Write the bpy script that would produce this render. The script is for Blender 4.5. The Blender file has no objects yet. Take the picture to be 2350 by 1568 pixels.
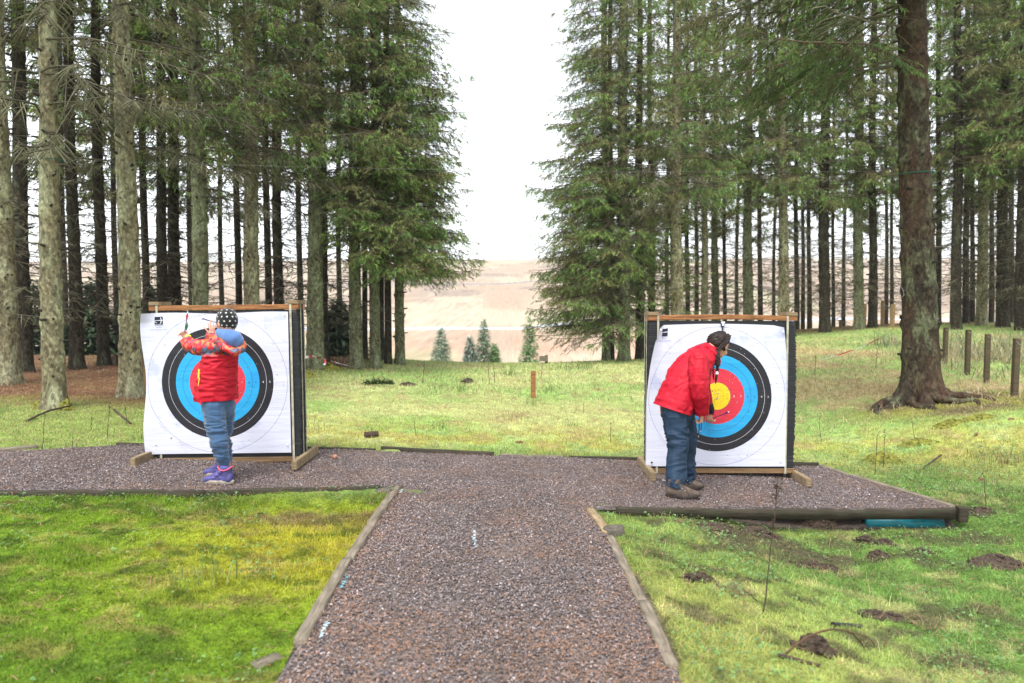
import bpy, bmesh, math, random
import numpy as np
from mathutils import Vector, Matrix, noise as mnoise

# ------------------------------------------------------------------ camera, sky, sun, exposure
sc = bpy.context.scene
COL = sc.collection
CAMZ = 1.45
PITCH = math.radians(2.475)
cam_d = bpy.data.cameras.new("camera")
cam = bpy.data.objects.new("camera", cam_d)
COL.objects.link(cam)
cam.location = (0, 0, CAMZ)
cam.rotation_euler = (math.pi / 2 - PITCH, 0, 0)
cam_d.sensor_width = 36.0
cam_d.lens = 28.0
cam_d.clip_start = 0.05
cam_d.clip_end = 3000
cam_d.dof.use_dof = True
cam_d.dof.focus_distance = 6.9
cam_d.dof.aperture_fstop = 2.2
sc.camera = cam

SUN_EL, SUN_AZ = math.radians(64), math.radians(200)
world = bpy.data.worlds.new("World")
sc.world = world
world.use_nodes = True
wn, wl = world.node_tree.nodes, world.node_tree.links
wn.clear()
sky = wn.new("ShaderNodeTexSky")
sky.sky_type = 'NISHITA'
sky.sun_disc = False
sky.sun_elevation = SUN_EL
sky.sun_rotation = SUN_AZ
sky.air_density = 1.0
sky.dust_density = 1.5
hs = wn.new("ShaderNodeHueSaturation")
hs.inputs["Saturation"].default_value = 0.22
bgn = wn.new("ShaderNodeBackground")
bgn.inputs[1].default_value = 0.15
wo = wn.new("ShaderNodeOutputWorld")
wl.new(sky.outputs[0], hs.inputs["Color"])
wl.new(hs.outputs[0], bgn.inputs[0])
wl.new(bgn.outputs[0], wo.inputs[0])

sun_d = bpy.data.lights.new("sun", 'SUN')
sun_d.energy = 1.35
sun_d.angle = math.radians(20)
sun_d.color = (1.0, 0.97, 0.92)
sun = bpy.data.objects.new("sun", sun_d)
COL.objects.link(sun)
sd = Vector((math.sin(SUN_AZ) * math.cos(SUN_EL), math.cos(SUN_AZ) * math.cos(SUN_EL), math.sin(SUN_EL)))
sun.rotation_euler = sd.to_track_quat('Z', 'Y').to_euler()

sc.view_settings.view_transform = 'Standard'
sc.view_settings.look = 'None'
sc.view_settings.gamma = 1.0
sc.view_settings.exposure = 1.62
sc.render.engine = 'CYCLES'
sc.cycles.use_denoising = True
sc.cycles.max_bounces = 6
sc.cycles.diffuse_bounces = 3
sc.cycles.transparent_max_bounces = 4
sc.cycles.sample_clamp_indirect = 6

# ------------------------------------------------------------------ measuring helpers
F = 1828.0          # focal length in units of a 2350 px wide frame


def P(px, py, y):
    """point at distance y (along the ground) seen at frame position px, py"""
    a = (784.0 - py) / F
    dy = math.cos(PITCH) + a * math.sin(PITCH)
    dz = -math.sin(PITCH) + a * math.cos(PITCH)
    t = y / dy
    return Vector(((px - 1175.0) / F * t, y, CAMZ + dz * t))


def sst(a, b, x):
    t = np.clip((x - a) / (b - a), 0, 1)
    return t * t * (3 - 2 * t)


def _hash(ix, iy, s):
    n = (ix.astype(np.int64) * 374761393 + iy.astype(np.int64) * 668265263 + s * 2147483647 + 1442695) & 0xffffffff
    n = ((n ^ (n >> 13)) * 1274126177) & 0xffffffff
    n = ((n ^ (n >> 16)) * 2246822519) & 0xffffffff
    return ((n ^ (n >> 15)) & 0xffff) / 65535.0


def vnoise(x, y, s=0):
    x = np.asarray(x, dtype=float); y = np.asarray(y, dtype=float)
    ix = np.floor(x); iy = np.floor(y)
    fx = x - ix; fy = y - iy
    fx = fx * fx * (3 - 2 * fx); fy = fy * fy * (3 - 2 * fy)
    a = _hash(ix, iy, s); b = _hash(ix + 1, iy, s); c = _hash(ix, iy + 1, s); d = _hash(ix + 1, iy + 1, s)
    return (a * (1 - fx) + b * fx) * (1 - fy) + (c * (1 - fx) + d * fx) * fy


def fbm(x, y, s=0, o=4):
    r = 0; a = 0.5; t = 0
    for i in range(o):
        r = r + a * vnoise(x * 2 ** i + 17.3 * i, y * 2 ** i - 9.1 * i, s + i); t += a; a *= 0.5
    return r / t


def hg(x):
    """level of the gravel surface"""
    return 0.03 - 0.18 * np.tanh(np.asarray(x, dtype=float) / 4)


def hterrain(x, y):
    x = np.asarray(x, dtype=float); y = np.asarray(y, dtype=float)
    z = 0.03 - 0.18 * np.tanh(x / 4)
    z = z + 0.42 * sst(3.2, 6.5, x) * sst(6.5, 9.5, y) + 0.4 * sst(6, 14, x) * sst(14, 24, y) + 0.25 * sst(-1, 4, x) * sst(12, 19, y)
    z = z - 0.13 * sst(1.2, 2.2, x) * (1 - sst(5.9, 6.6, y)) * (1 - sst(3.3, 5, x))
    z = z - 0.05 * sst(0.5, 1.0, x) * (1 - sst(5.6, 6.2, y))
    z = z - 0.05 * (1 - sst(5.4, 5.9, y)) * (1 - sst(-1.0, -0.8, x))
    z = z + 0.07 * sst(-2, -6, x) * sst(7, 11, y)
    yb = 18.5 + 7 * sst(3, 10, x)
    t = np.maximum(y - yb, 0)
    tt = np.minimum(t, 60)
    z = z - 0.14 * tt * tt / (tt + 5)
    far = sst(75, 640, y)
    z = np.where(y > 75, np.maximum(z, -7.6) * (1 - far) + far * (37 + 3.0 * (fbm(x / 160, y / 160, 5) - .5) + 0.004 * x), z)
    z = z + sst(90, 200, y) * 2.5 * (fbm(x / 45, y / 45, 9) - .5)
    lawn = (1 - sst(5.3, 5.8, y)) * np.where(x < -.7, 1.0, np.where(x > .5, .6, 0))
    z = z + lawn * (.075 * (fbm(x / .32, y / .32, 6) - .5) + .035 * (fbm(x / .09, y / .09, 7, 2) - .5))
    z = z + (fbm(x / 0.9, y / 0.9, 3) - .5) * 0.07 * (1 - sst(40, 90, y)) + (fbm(x / 0.22, y / 0.22, 4) - .5) * 0.035 * (1 - sst(20, 30, y))
    return z


def hpt(x, y):
    return float(hterrain(np.array([x]), np.array([y]))[0])


def G(px, py, flat=False):
    """ground point seen at frame position px, py"""
    y = np.linspace(1.5, 60, 6000)
    a = (784.0 - py) / F
    dy = math.cos(PITCH) + a * math.sin(PITCH); dz = -math.sin(PITCH) + a * math.cos(PITCH)
    t = y / dy
    x = (px - 1175.0) / F * t; z = CAMZ + dz * t
    g = hg(x) if flat else hterrain(x, y)
    k = np.argmax(z < g)
    if not (z < g).any(): k = len(y) - 1
    return Vector((float(x[k]), float(y[k]), float(g[k])))


# ------------------------------------------------------------------ materials
MATS = {}


def newmat(name):
    m = bpy.data.materials.new(name)
    m.use_nodes = True
    nt = m.node_tree
    b = nt.nodes["Principled BSDF"]
    MATS[name] = m
    return m, nt, b


def noise_node(nt, scale, detail=4, rough=0.55, vec=None, dims='3D'):
    n = nt.nodes.new("ShaderNodeTexNoise")
    n.inputs["Scale"].default_value = scale
    n.inputs["Detail"].default_value = detail
    n.inputs["Roughness"].default_value = rough
    if vec is not None: nt.links.new(vec, n.inputs["Vector"])
    return n


def ramp_node(nt, fac, stops, interp='LINEAR'):
    r = nt.nodes.new("ShaderNodeValToRGB")
    r.color_ramp.interpolation = interp
    el = r.color_ramp.elements
    while len(el) < len(stops): el.new(0.5)
    for e, (p, c) in zip(el, stops):
        e.position = p; e.color = (c[0], c[1], c[2], 1)
    nt.links.new(fac, r.inputs[0])
    return r


def coords(nt, kind="Object", scale=(1, 1, 1)):
    tc = nt.nodes.new("ShaderNodeTexCoord")
    mp = nt.nodes.new("ShaderNodeMapping")
    mp.inputs["Scale"].default_value = scale
    nt.links.new(tc.outputs[kind], mp.inputs[0])
    return mp.outputs[0]


def mixc(nt, fac, a, b, mode='MIX'):
    m = nt.nodes.new("ShaderNodeMix")
    m.data_type = 'RGBA'; m.blend_type = mode
    for s, v in ((0, fac), (6, a), (7, b)):
        if hasattr(v, 'links'): nt.links.new(v, m.inputs[s])
        elif s == 0: m.inputs[s].default_value = v
        else: m.inputs[s].default_value = (v[0], v[1], v[2], 1)
    return m.outputs[2]


def bump(nt, b, h, strength=0.5, dist=0.01):
    n = nt.nodes.new("ShaderNodeBump")
    n.inputs["Strength"].default_value = strength
    n.inputs["Distance"].default_value = dist
    nt.links.new(h, n.inputs["Height"])
    nt.links.new(n.outputs[0], b.inputs["Normal"])
    return n


def mat_plain(name, c, rough=0.7, var=0.25, scale=30, bmp=0.0, bdist=0.002, metal=0.0, spec=0.3, kind="Object"):
    m, nt, b = newmat(name)
    v = coords(nt, kind)
    n = noise_node(nt, scale, 5, vec=v)
    lo = [max(0, k * (1 - var)) for k in c]; hi = [k * (1 + var) for k in c]
    r = ramp_node(nt, n.outputs[0], [(0.3, lo), (0.7, hi)])
    nt.links.new(r.outputs[0], b.inputs["Base Color"])
    b.inputs["Roughness"].default_value = rough
    b.inputs["Metallic"].default_value = metal
    b.inputs["Specular IOR Level"].default_value = spec
    if bmp: bump(nt, b, n.outputs[0], bmp, bdist)
    return m


def mat_attr(name, rough=0.8, transl=0.0, spec=0.2):
    """colour from the mesh's own per-leaf colour attribute"""
    m, nt, b = newmat(name)
    a = nt.nodes.new("ShaderNodeAttribute"); a.attribute_name = "tint"
    nt.links.new(a.outputs[0], b.inputs["Base Color"])
    b.inputs["Roughness"].default_value = rough
    b.inputs["Specular IOR Level"].default_value = spec
    if transl:
        t = nt.nodes.new("ShaderNodeBsdfTranslucent")
        nt.links.new(a.outputs[0], t.inputs[0])
        mx = nt.nodes.new("ShaderNodeMixShader"); mx.inputs[0].default_value = transl
        nt.links.new(b.outputs[0], mx.inputs[1]); nt.links.new(t.outputs[0], mx.inputs[2])
        nt.links.new(mx.outputs[0], nt.nodes["Material Output"].inputs[0])
    return m


def mat_wood(name, c1, c2, dirt=(0.05, 0.06, 0.03), dirtamt=0.5, grain=1.0):
    m, nt, b = newmat(name)
    v = coords(nt, "Object", (3 * grain, 45 * grain, 45 * grain))
    n = noise_node(nt, 1.6, 6, 0.65, v)
    r = ramp_node(nt, n.outputs[0], [(0.32, c1), (0.66, c2)])
    v2 = coords(nt, "Object", (5, 9, 9))
    n2 = noise_node(nt, 1.7, 5, 0.6, v2)
    f = ramp_node(nt, n2.outputs[0], [(0.45, (0, 0, 0)), (0.75, (dirtamt,) * 3)])
    c = mixc(nt, f.outputs[0], r.outputs[0], dirt)
    nt.links.new(c, b.inputs["Base Color"])
    b.inputs["Roughness"].default_value = 0.8
    b.inputs["Specular IOR Level"].default_value = 0.25
    bump(nt, b, n.outputs[0], 0.5, 0.003)
    return m


def mat_bark(name, base, pale, lich, amt, red=None):
    m, nt, b = newmat(name)
    v = coords(nt, "Object", (1, 1, 0.55))
    n1 = noise_node(nt, 26, 6, 0.7, v)
    r = ramp_node(nt, n1.outputs[0], [(0.33, base), (0.62, pale)])
    v2 = coords(nt, "Object", (1, 1, 0.35))
    n2 = noise_node(nt, 5.5, 7, 0.68, v2)
    f = ramp_node(nt, n2.outputs[0], [(0.53 - amt * 0.25, (0, 0, 0)), (0.64 - amt * 0.2, (1, 1, 1))])
    c = mixc(nt, f.outputs[0], r.outputs[0], lich)
    if red:
        n3 = noise_node(nt, 2.2, 5, 0.6, v2)
        f3 = ramp_node(nt, n3.outputs[0], [(0.44, (0, 0, 0)), (0.58, (0.75,) * 3)])
        c = mixc(nt, f3.outputs[0], c, red)
    n4 = noise_node(nt, 110, 3, 0.6, v)
    f4 = ramp_node(nt, n4.outputs[0], [(0.56, (0, 0, 0)), (0.7, (0.55,) * 3)])
    c = mixc(nt, f4.outputs[0], c, (base[0] * .5, base[1] * .5, base[2] * .5))
    # scaly flakes and dark pits
    vo = nt.nodes.new("ShaderNodeTexVoronoi"); vo.inputs["Scale"].default_value = 34
    nt.links.new(coords(nt, "Object", (1, 1, .6)), vo.inputs["Vector"])
    sp = nt.nodes.new("ShaderNodeSeparateColor"); nt.links.new(vo.outputs["Color"], sp.inputs[0])
    fl = ramp_node(nt, sp.outputs[0], [(0, (.42,) * 3), (.22, (.75,) * 3), (.6, (1,) * 3), (.85, (1.45,) * 3)])
    c = mixc(nt, .8, c, fl.outputs[0], 'MULTIPLY')
    n5 = noise_node(nt, 9, 4, .7, coords(nt, "Object", (1, 1, .8)))
    f5 = ramp_node(nt, n5.outputs[0], [(.34, (.45,) * 3), (.46, (1,) * 3)])
    c = mixc(nt, .9, c, f5.outputs[0], 'MULTIPLY')
    nt.links.new(c, b.inputs["Base Color"])
    b.inputs["Roughness"].default_value = 0.9
    b.inputs["Specular IOR Level"].default_value = 0.15
    ad = nt.nodes.new("ShaderNodeMath"); ad.operation = 'ADD'
    nt.links.new(n1.outputs[0], ad.inputs[0]); nt.links.new(n2.outputs[0], ad.inputs[1])
    bump(nt, b, ad.outputs[0], 1.0, 0.03)
    return m


# ------------------------------------------------------------------ mesh helpers
def obj(name, me, mat=None, parent=None):
    o = bpy.data.objects.new(name, me)
    COL.objects.link(o)
    if mat is not None:
        for mm in (mat if isinstance(mat, (list, tuple)) else [mat]): me.materials.append(mm)
    if parent is not None: o.parent = parent
    return o


def tag(o, label, cat, group=None):
    o['label'] = label; o['category'] = cat
    if group: o['group'] = group
    return o


def thing(name, label, cat, loc=(0, 0, 0), group=None, rot=(0, 0, 0)):
    o = bpy.data.objects.new(name, None)
    COL.objects.link(o)
    o.location = loc; o.rotation_euler = rot; o.empty_display_size = 0.1
    return tag(o, label, cat, group)


def structure(o, kind='structure'):
    o['kind'] = kind
    return o


def arrays_mesh(name, co, faces, tint=None, smooth=False):
    """co (n,3), faces: list of int arrays (m,k); tint (n,3) per vertex"""
    me = bpy.data.meshes.new(name)
    co = np.asarray(co, dtype=np.float32)
    me.vertices.add(len(co)); me.vertices.foreach_set("co", co.ravel())
    ls = np.concatenate([f.ravel() for f in faces]).astype(np.int32)
    tot = np.concatenate([np.full(len(f), f.shape[1], dtype=np.int32) for f in faces])
    st = np.concatenate([[0], np.cumsum(tot)[:-1]]).astype(np.int32)
    me.loops.add(len(ls)); me.loops.foreach_set("vertex_index", ls)
    me.polygons.add(len(tot)); me.polygons.foreach_set("loop_start", st)
    if smooth: me.polygons.foreach_set("use_smooth", np.ones(len(tot), dtype=bool))
    me.update(calc_edges=True)
    if tint is not None:
        a = me.color_attributes.new("tint", 'FLOAT_COLOR', 'POINT')
        t = np.ones((len(co), 4), dtype=np.float32); t[:, :3] = tint
        a.data.foreach_set("color", t.ravel())
    return me


def bm_mesh(name, bm, smooth=False):
    me = bpy.data.meshes.new(name)
    bmesh.ops.recalc_face_normals(bm, faces=bm.faces)
    bm.to_mesh(me); bm.free()
    if smooth:
        for p in me.polygons: p.use_smooth = True
    return me


def add_box(bm, x0, x1, y0, y1, z0, z1, bev=0.0, jit=0.0):
    r = bmesh.ops.create_cube(bm, size=1)
    vs = r['verts']
    for v in vs:
        v.co = Vector((x0 + (v.co.x + .5) * (x1 - x0), y0 + (v.co.y + .5) * (y1 - y0), z0 + (v.co.z + .5) * (z1 - z0)))
        if jit: v.co += Vector((random.uniform(-jit, jit), random.uniform(-jit, jit), random.uniform(-jit, jit)))
    if bev:
        es = list({e for v in vs for e in v.link_edges})
        bmesh.ops.bevel(bm, geom=es, offset=bev, segments=2, affect='EDGES')


def add_tube(bm, pts, rad, n=8, cap=True):
    """tube along pts, radius float or list"""
    pts = [Vector(p) for p in pts]
    if not isinstance(rad, (list, tuple)): rad = [rad] * len(pts)
    rings = []
    up = Vector((0, 0, 1))
    for i, p in enumerate(pts):
        t = (pts[min(i + 1, len(pts) - 1)] - pts[max(i - 1, 0)]).normalized()
        a = t.cross(up)
        if a.length < 1e-3: a = t.cross(Vector((1, 0, 0)))
        a.normalize(); b = t.cross(a)
        rings.append([bm.verts.new(p + (a * math.cos(2 * math.pi * k / n) + b * math.sin(2 * math.pi * k / n)) * rad[i]) for k in range(n)])
    for i in range(len(rings) - 1):
        for k in range(n):
            bm.faces.new((rings[i][k], rings[i][(k + 1) % n], rings[i + 1][(k + 1) % n], rings[i + 1][k]))
    if cap:
        bm.faces.new(rings[0]); bm.faces.new(rings[-1])


def add_ball(bm, c, r, sub=2, scale=(1, 1, 1), basis=None, jit=0.0, seed=0):
    res = bmesh.ops.create_icosphere(bm, subdivisions=sub, radius=1)
    for v in res['verts']:
        q = v.co.copy()
        if jit: q *= 1 + jit * (mnoise.noise(q * 1.7 + Vector((seed, seed * 2.1, 0))))
        q = Vector((q.x * scale[0] * r, q.y * scale[1] * r, q.z * scale[2] * r))
        if basis is not None: q = basis @ q
        v.co = Vector(c) + q


rng = np.random.default_rng(7)
random.seed(7)
# ------------------------------------------------------------------ layout of the gravel
pf = [G(px, py, True) for px, py in ((-60, 1136), (430, 1133), (905, 1124))]
YF_L = pf[1].y
CR_L = G(912, 1120, True)      # corner, left path kerb meets platform
CR_R = G(1352, 1168, True)
PATH_L = [CR_L, G(800, 1290, True), G(690, 1475, True), G(612, 1600, True)]
PATH_R = [CR_R, G(1440, 1290, True), G(1510, 1430, True), G(1560, 1560, True)]
PL_FRONT = [(-5.2, G(-60, 1136, True).y), (-2.4, YF_L), (CR_L.x, CR_L.y), (CR_R.x, CR_R.y), (2.0, G(1790, 1166, True).y), (3.42, G(2190, 1170, True).y)]
PL_BACK = [(-5.2, 6.55), (-4.55, 7.0), (-3.6, 7.42), (-.3, 7.55), (1.2, 7.62), (2.95, 7.6), (3.42, 6.1)]


def poly_y(pts, x):
    return np.interp(x, [p[0] for p in pts], [p[1] for p in pts])


def path_x(pts, y):
    p = sorted([(q.y, q.x) for q in pts])
    # carry the kerb line on behind the camera
    s = (p[1][1] - p[0][1]) / (p[1][0] - p[0][0])
    p = [(-6.0, p[0][1] + s * 0.15 * (-6 - p[0][0]))] + p
    return np.interp(y, [a for a, b in p], [b for a, b in p])


def in_platform(x, y, m=0.0):
    return (x > -5.2) & (x < 3.42) & (y > poly_y(PL_FRONT, x) - m) & (y < poly_y(PL_BACK, x) + m)


def in_path(x, y, m=0.0):
    return (x > path_x(PATH_L, y) - m) & (x < path_x(PATH_R, y) + m) & (y < 5.95) & (y > -6)


def in_gravel(x, y, m=0.0):
    return in_platform(x, y, m) | in_path(x, y, m)


# ------------------------------------------------------------------ ground sheet
def ground_tint(x, y):
    """the colour of what covers the ground at x, y"""
    def L(c): return np.array(c)[None, :]
    x = x.ravel(); y = y.ravel()
    n1 = fbm(x / 1.3, y / 1.3, 11)[:, None]; n2 = fbm(x / 0.35, y / 0.35, 12)[:, None]; n3 = fbm(x / 4, y / 4, 13)[:, None]
    n4 = fbm(x / 0.07, y / 0.07, 15, 3)[:, None]; n5 = fbm(x / 0.17, y / 0.13, 16, 3)[:, None]
    def mix(a, b, f): return a * (1 - f) + b * f
    grass = mix(L((0.12, 0.21, 0.045)), L((0.22, 0.29, 0.075)), sst(.35, .65, n1))
    grass = mix(grass, L((0.30, 0.28, 0.08)), 0.5 * sst(.55, .7, n3))
    straw = L((0.42, 0.33, 0.17))
    moss = mix(L((0.27, 0.27, 0.025)), L((0.12, 0.20, 0.02)), sst(.4, .62, n1))
    brown = mix(L((0.10, 0.055, 0.028)), L((0.19, 0.10, 0.05)), n2)
    X = x[:, None]; Y = y[:, None]
    c = grass
    # mossy lawn left of the path, yellower near the kerb, deeper green to the camera
    wl_ = (1 - sst(5.5, 5.9, Y)) * (1 - sst(-.9, -.7, X))
    yel = sst(-2.6, -1.1, X) * sst(3.4, 4.6, Y) * (1 - .7 * sst(5.0, 5.6, Y))
    m2 = mix(L((0.13, 0.22, 0.015)), L((0.34, 0.33, 0.03)), np.clip(yel * 1.1 + 0.5 * (n1 - .5), 0, 1))
    m2 = mix(m2, L((0.055, 0.095, 0.012)), .7 * sst(.55, .68, n5))
    m2 = mix(m2, L((0.07, 0.135, 0.012)), .65 * sst(3.9, 2.7, Y) * sst(-.9, -1.5, X))
    m2 = mix(m2, L((0.30, 0.22, 0.08)), .35 * sst(.60, .70, fbm(x / .2 + 9, y / .12, 17, 3)[:, None]))
    m2 = mix(m2, L((0.16, 0.11, 0.06)), 0.75 * sst(4.95, 5.2, Y) * (1 - sst(5.35, 5.5, Y)) * sst(-2.4, -1.6, X) * sst(.35, .6, n2))
    c = mix(c, m2, wl_)
    # mid field, pale
    mf = sst(7.4, 8.3, Y) * (1 - sst(60, 75, Y)) * sst(-4, -2.6, X)
    midc = mix(L((0.27, 0.40, 0.12)), L((0.42, 0.46, 0.19)), sst(.35, .7, n1))
    midc = mix(midc, L((0.36, 0.34, 0.055)), 0.7 * (1 - sst(8.0, 10.5, Y)) * sst(.3, .6, n2))
    midc = mix(midc, L((0.36, 0.26, 0.14)), 0.45 * sst(.60, .72, n2))
    c = mix(c, midc, mf)
    # straw bank on the right
    st = sst(3.0, 4.5, X) * sst(9.5, 11.5, Y) * (1 - sst(17, 21, Y))
    c = mix(c, straw, st * sst(.44, .62, n1 * .6 + n2 * .4) * .75)
    # needles under the left wood
    nl = sst(9.6, 10.6, Y + .9 * (n1 - .5)) * (1 - sst(-5.0, -3.6, X + (n1 - .5))) * (1 - sst(40, 60, Y))
    nl = np.maximum(nl, sst(15.5, 17, Y) * (1 - sst(-3.8, -2.8, X)) * (1 - sst(40, 60, Y)))
    c = mix(c, mix(brown, L((0.13, 0.14, 0.03)), .5 * sst(.58, .7, n2)), nl)
    # under the right wood
    nr = sst(23, 25.5, Y) * sst(2.5, 5, X) * (1 - sst(40, 60, Y))
    c = mix(c, brown, nr * .8)
    # around the big tree: moss and bare roots
    d = np.hypot((X - 5.9) / 1.7, (Y - 10.2) / 1.0)
    c = mix(c, mix(L((0.20, 0.20, 0.03)), L((0.10, 0.075, 0.04)), sst(.4, .62, n2)), .85 * (1 - sst(.5, 1.25, d)))
    # bare soil patches, front right
    c = mix(c, L((0.07, 0.10, 0.03)), .6 * sst(.56, .68, n5) * (1 - sst(6.2, 7.2, Y)) * sst(.3, .6, X))
    c = mix(c, L((0.40, 0.36, 0.16)), .45 * sst(.58, .68, fbm(x / .3 + 3, y / .2, 18, 3)[:, None]) * (1 - sst(6.2, 7.2, Y)) * sst(.3, .6, X))
    so = sst(.54, .60, .55 * fbm(x / .5 + 5, y / .25, 21)[:, None] + .45 * n5) * sst(.6, 1, X) * (1 - sst(6.0, 7.0, Y)) * .6
    so = np.maximum(so, .8 * sst(4.7, 5.3, Y) * (1 - sst(5.75, 6.2, Y)) * sst(1.1, 1.5, X) * (1 - sst(2.2, 2.7, X)) * sst(.42, .55, n2))
    c = mix(c, L((0.075, 0.055, 0.04)), so)
    # far moor: bleached grass with bracken and heather patches
    fm = sst(45, 70, Y)
    nf = fbm(x / 22, y / 40, 31)[:, None]; nf2 = fbm(x / 6, y / 12, 32)[:, None]
    moor = mix(L((0.34, 0.255, 0.18)), L((0.41, 0.34, 0.245)), sst(.35, .65, nf))
    moor = mix(moor, L((0.44, 0.24, 0.16)), .6 * (1 - sst(120, 200, Y)) * sst(.3, .6, nf2))
    moor = mix(moor, L((0.20, 0.15, 0.12)), .7 * sst(.50, .66, fbm(x / 9, y / 26, 33, 5)[:, None]) * sst(200, 260, Y))
    moor = mix(moor, L((0.30, 0.34, 0.16)), .35 * sst(.58, .68, fbm(x / 30, y / 50, 34)[:, None]))
    c = mix(c, moor, fm)
    # under gravel
    g = in_gravel(x, y, 0.02)[:, None]
    c = np.where(g, L((0.09, 0.07, 0.06)), c)
    return np.clip(c * (0.55 + 0.9 * n4), 0, 1)


def axis(segs):
    out = []
    for a, b, s in segs:
        out.append(np.arange(a, b, s))
    return np.unique(np.round(np.concatenate(out), 4))


gx = axis([(-420, -120, 20), (-120, -30, 5), (-30, -9, 0.7), (-9, 9, 0.055), (9, 30, .35), (30, 120, 5), (120, 421, 20)])
gy = axis([(-40, 0, 2.5), (0, 2, .25), (2, 11, 0.05), (11, 26, 0.14), (26, 70, 1.2), (70, 420, 6), (420, 900, 20)])
XX, YY = np.meshgrid(gx, gy)
ZZ = hterrain(XX.ravel(), YY.ravel()).reshape(XX.shape)
gm = in_gravel(XX, YY, 0.03)
ZZ = np.where(gm, np.minimum(ZZ, hg(XX) - 0.03), ZZ)
nx, ny = len(gx), len(gy)
idx = np.arange(nx * ny).reshape(ny, nx)
fc = np.stack([idx[:-1, :-1], idx[:-1, 1:], idx[1:, 1:], idx[1:, :-1]], -1).reshape(-1, 4)
gt = ground_tint(XX, YY)
me = arrays_mesh("ground", np.stack([XX.ravel(), YY.ravel(), ZZ.ravel()], 1), [fc], gt, True)
m, nt, b = newmat("ground_cover")
at = nt.nodes.new("ShaderNodeAttribute"); at.attribute_name = "tint"
v = coords(nt, "Object")
n1 = noise_node(nt, 55, 4, 0.7, v)
r1 = ramp_node(nt, n1.outputs[0], [(0.3, (0.45,) * 3), (0.7, (1.35,) * 3)])
c = mixc(nt, 1.0, at.outputs[0], r1.outputs[0], 'MULTIPLY')
nt.links.new(c, b.inputs["Base Color"])
b.inputs["Roughness"].default_value = 0.95
b.inputs["Specular IOR Level"].default_value = 0.1
bump(nt, b, n1.outputs[0], 0.8, 0.02)
structure(obj("ground", me, m))

# road and dry-stone wall across the moor
def strip(name, fx, width, lift, mat, x0=-160, x1=160, n=160):
    co = []; f = []
    for i in range(n + 1):
        x = x0 + (x1 - x0) * i / n
        y = fx(x)
        for k, dy in enumerate((-width / 2, width / 2)):
            co.append((x, y + dy, hpt(x, y) + lift))
    for i in range(n): f.append((2 * i, 2 * i + 2, 2 * i + 3, 2 * i + 1))
    return obj(name, arrays_mesh(name, co, [np.array(f)]), mat)


asph = mat_plain("pale_asphalt", (0.42, 0.45, 0.52), 0.7, 0.05, 0.3)
bm = bmesh.new(); pr_ = None
for i in range(161):
    x = -160 + i * 2.0; y = 186 + 6 * math.sin(x / 60); z = min(hpt(x, y - 3), hpt(x, y)) + .25
    cur = [bm.verts.new(q) for q in ((x, y - 4.2, z - 1.0), (x, y - 3, z), (x, y + 3, z + .12), (x, y + 3.2, z - 1.2))]
    if pr_:
        for k in range(3): bm.faces.new((pr_[k], cur[k], cur[k + 1], pr_[k + 1]))
    pr_ = cur
structure(obj("road", bm_mesh("road", bm), asph))
stone_m = mat_plain("dry_stone", (0.36, 0.33, 0.31), 0.9, 0.2, 2.5, 0.6, 0.1)
bm = bmesh.new()
rs = random.Random(3)
for i in range(150):
    x = -75 + i * 1.0
    y = 330 + 9 * math.sin(x / 35) + x * 0.12
    z = hpt(x, y)
    add_box(bm, x - .55, x + .55, y - .3, y + .3, z - 1.2, z + .55 + rs.uniform(-.12, .2), 0.0, 0.07)
w = obj("dry_stone_wall", bm_mesh("dry_stone_wall", bm), stone_m)
tag(w, "thin grey dry-stone wall crossing the far moor near the skyline", "wall")

# ------------------------------------------------------------------ gravel
def gravel_sheet(name):
    co = []; faces = []; base = 0
    xs = np.arange(-5.2, 3.421, 0.0862)
    for u in range(13):
        t = u / 12
        y = poly_y(PL_FRONT, xs) * (1 - t) + poly_y(PL_BACK, xs) * t
        co.append(np.stack([xs, y, hg(xs) + (fbm(xs / .5, y / .5, 41) - .5) * .025 - .006], 1))
    k = len(xs); a = np.arange(13 * k).reshape(13, k)
    faces.append(np.stack([a[:-1, :-1], a[:-1, 1:], a[1:, 1:], a[1:, :-1]], -1).reshape(-1, 4))
    base = 13 * k
    ys = np.arange(-5.9, 1, .3).tolist() + np.arange(1, 5.66, 0.07).tolist()
    rows = []
    for u in range(15):
        t = u / 14
        y = np.array(ys + [0.0])
        xl = path_x(PATH_L, y); xr = path_x(PATH_R, y); x = xl * (1 - t) + xr * t
        y[-1] = poly_y(PL_FRONT, CR_L.x * (1 - t) + CR_R.x * t)
        x[-1] = CR_L.x * (1 - t) + CR_R.x * t
        co.append(np.stack([x, y, hg(x) + (fbm(x / .5, y / .5, 41) - .5) * .025 - .006], 1))
    k2 = len(ys) + 1
    a = base + np.arange(15 * k2).reshape(15, k2)
    faces.append(np.stack([a[:-1, :-1], a[:-1, 1:], a[1:, 1:], a[1:, :-1]], -1).reshape(-1, 4))
    return arrays_mesh(name, np.concatenate(co), faces, None, True)


m, nt, b = newmat("gravel_bed")
v = coords(nt, "Object")
n1 = noise_node(nt, 160, 2, 0.6, v)
r1 = ramp_node(nt, n1.outputs[0], [(0.3, (0.03, 0.026, 0.025)), (0.5, (0.12, 0.10, 0.095)), (0.7, (0.26, 0.22, 0.21))])
n2 = noise_node(nt, 3.0, 5, 0.6, v)
f = ramp_node(nt, n2.outputs[0], [(0.5, (0, 0, 0)), (0.66, (0.6,) * 3)])
c = mixc(nt, f.outputs[0], r1.outputs[0], (0.16, 0.085, 0.05))
nt.links.new(c, b.inputs["Base Color"]); b.inputs["Roughness"].default_value = 0.9
bump(nt, b, n1.outputs[0], 0.8, 0.01)
structure(obj("path", gravel_sheet("path"), m))


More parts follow.
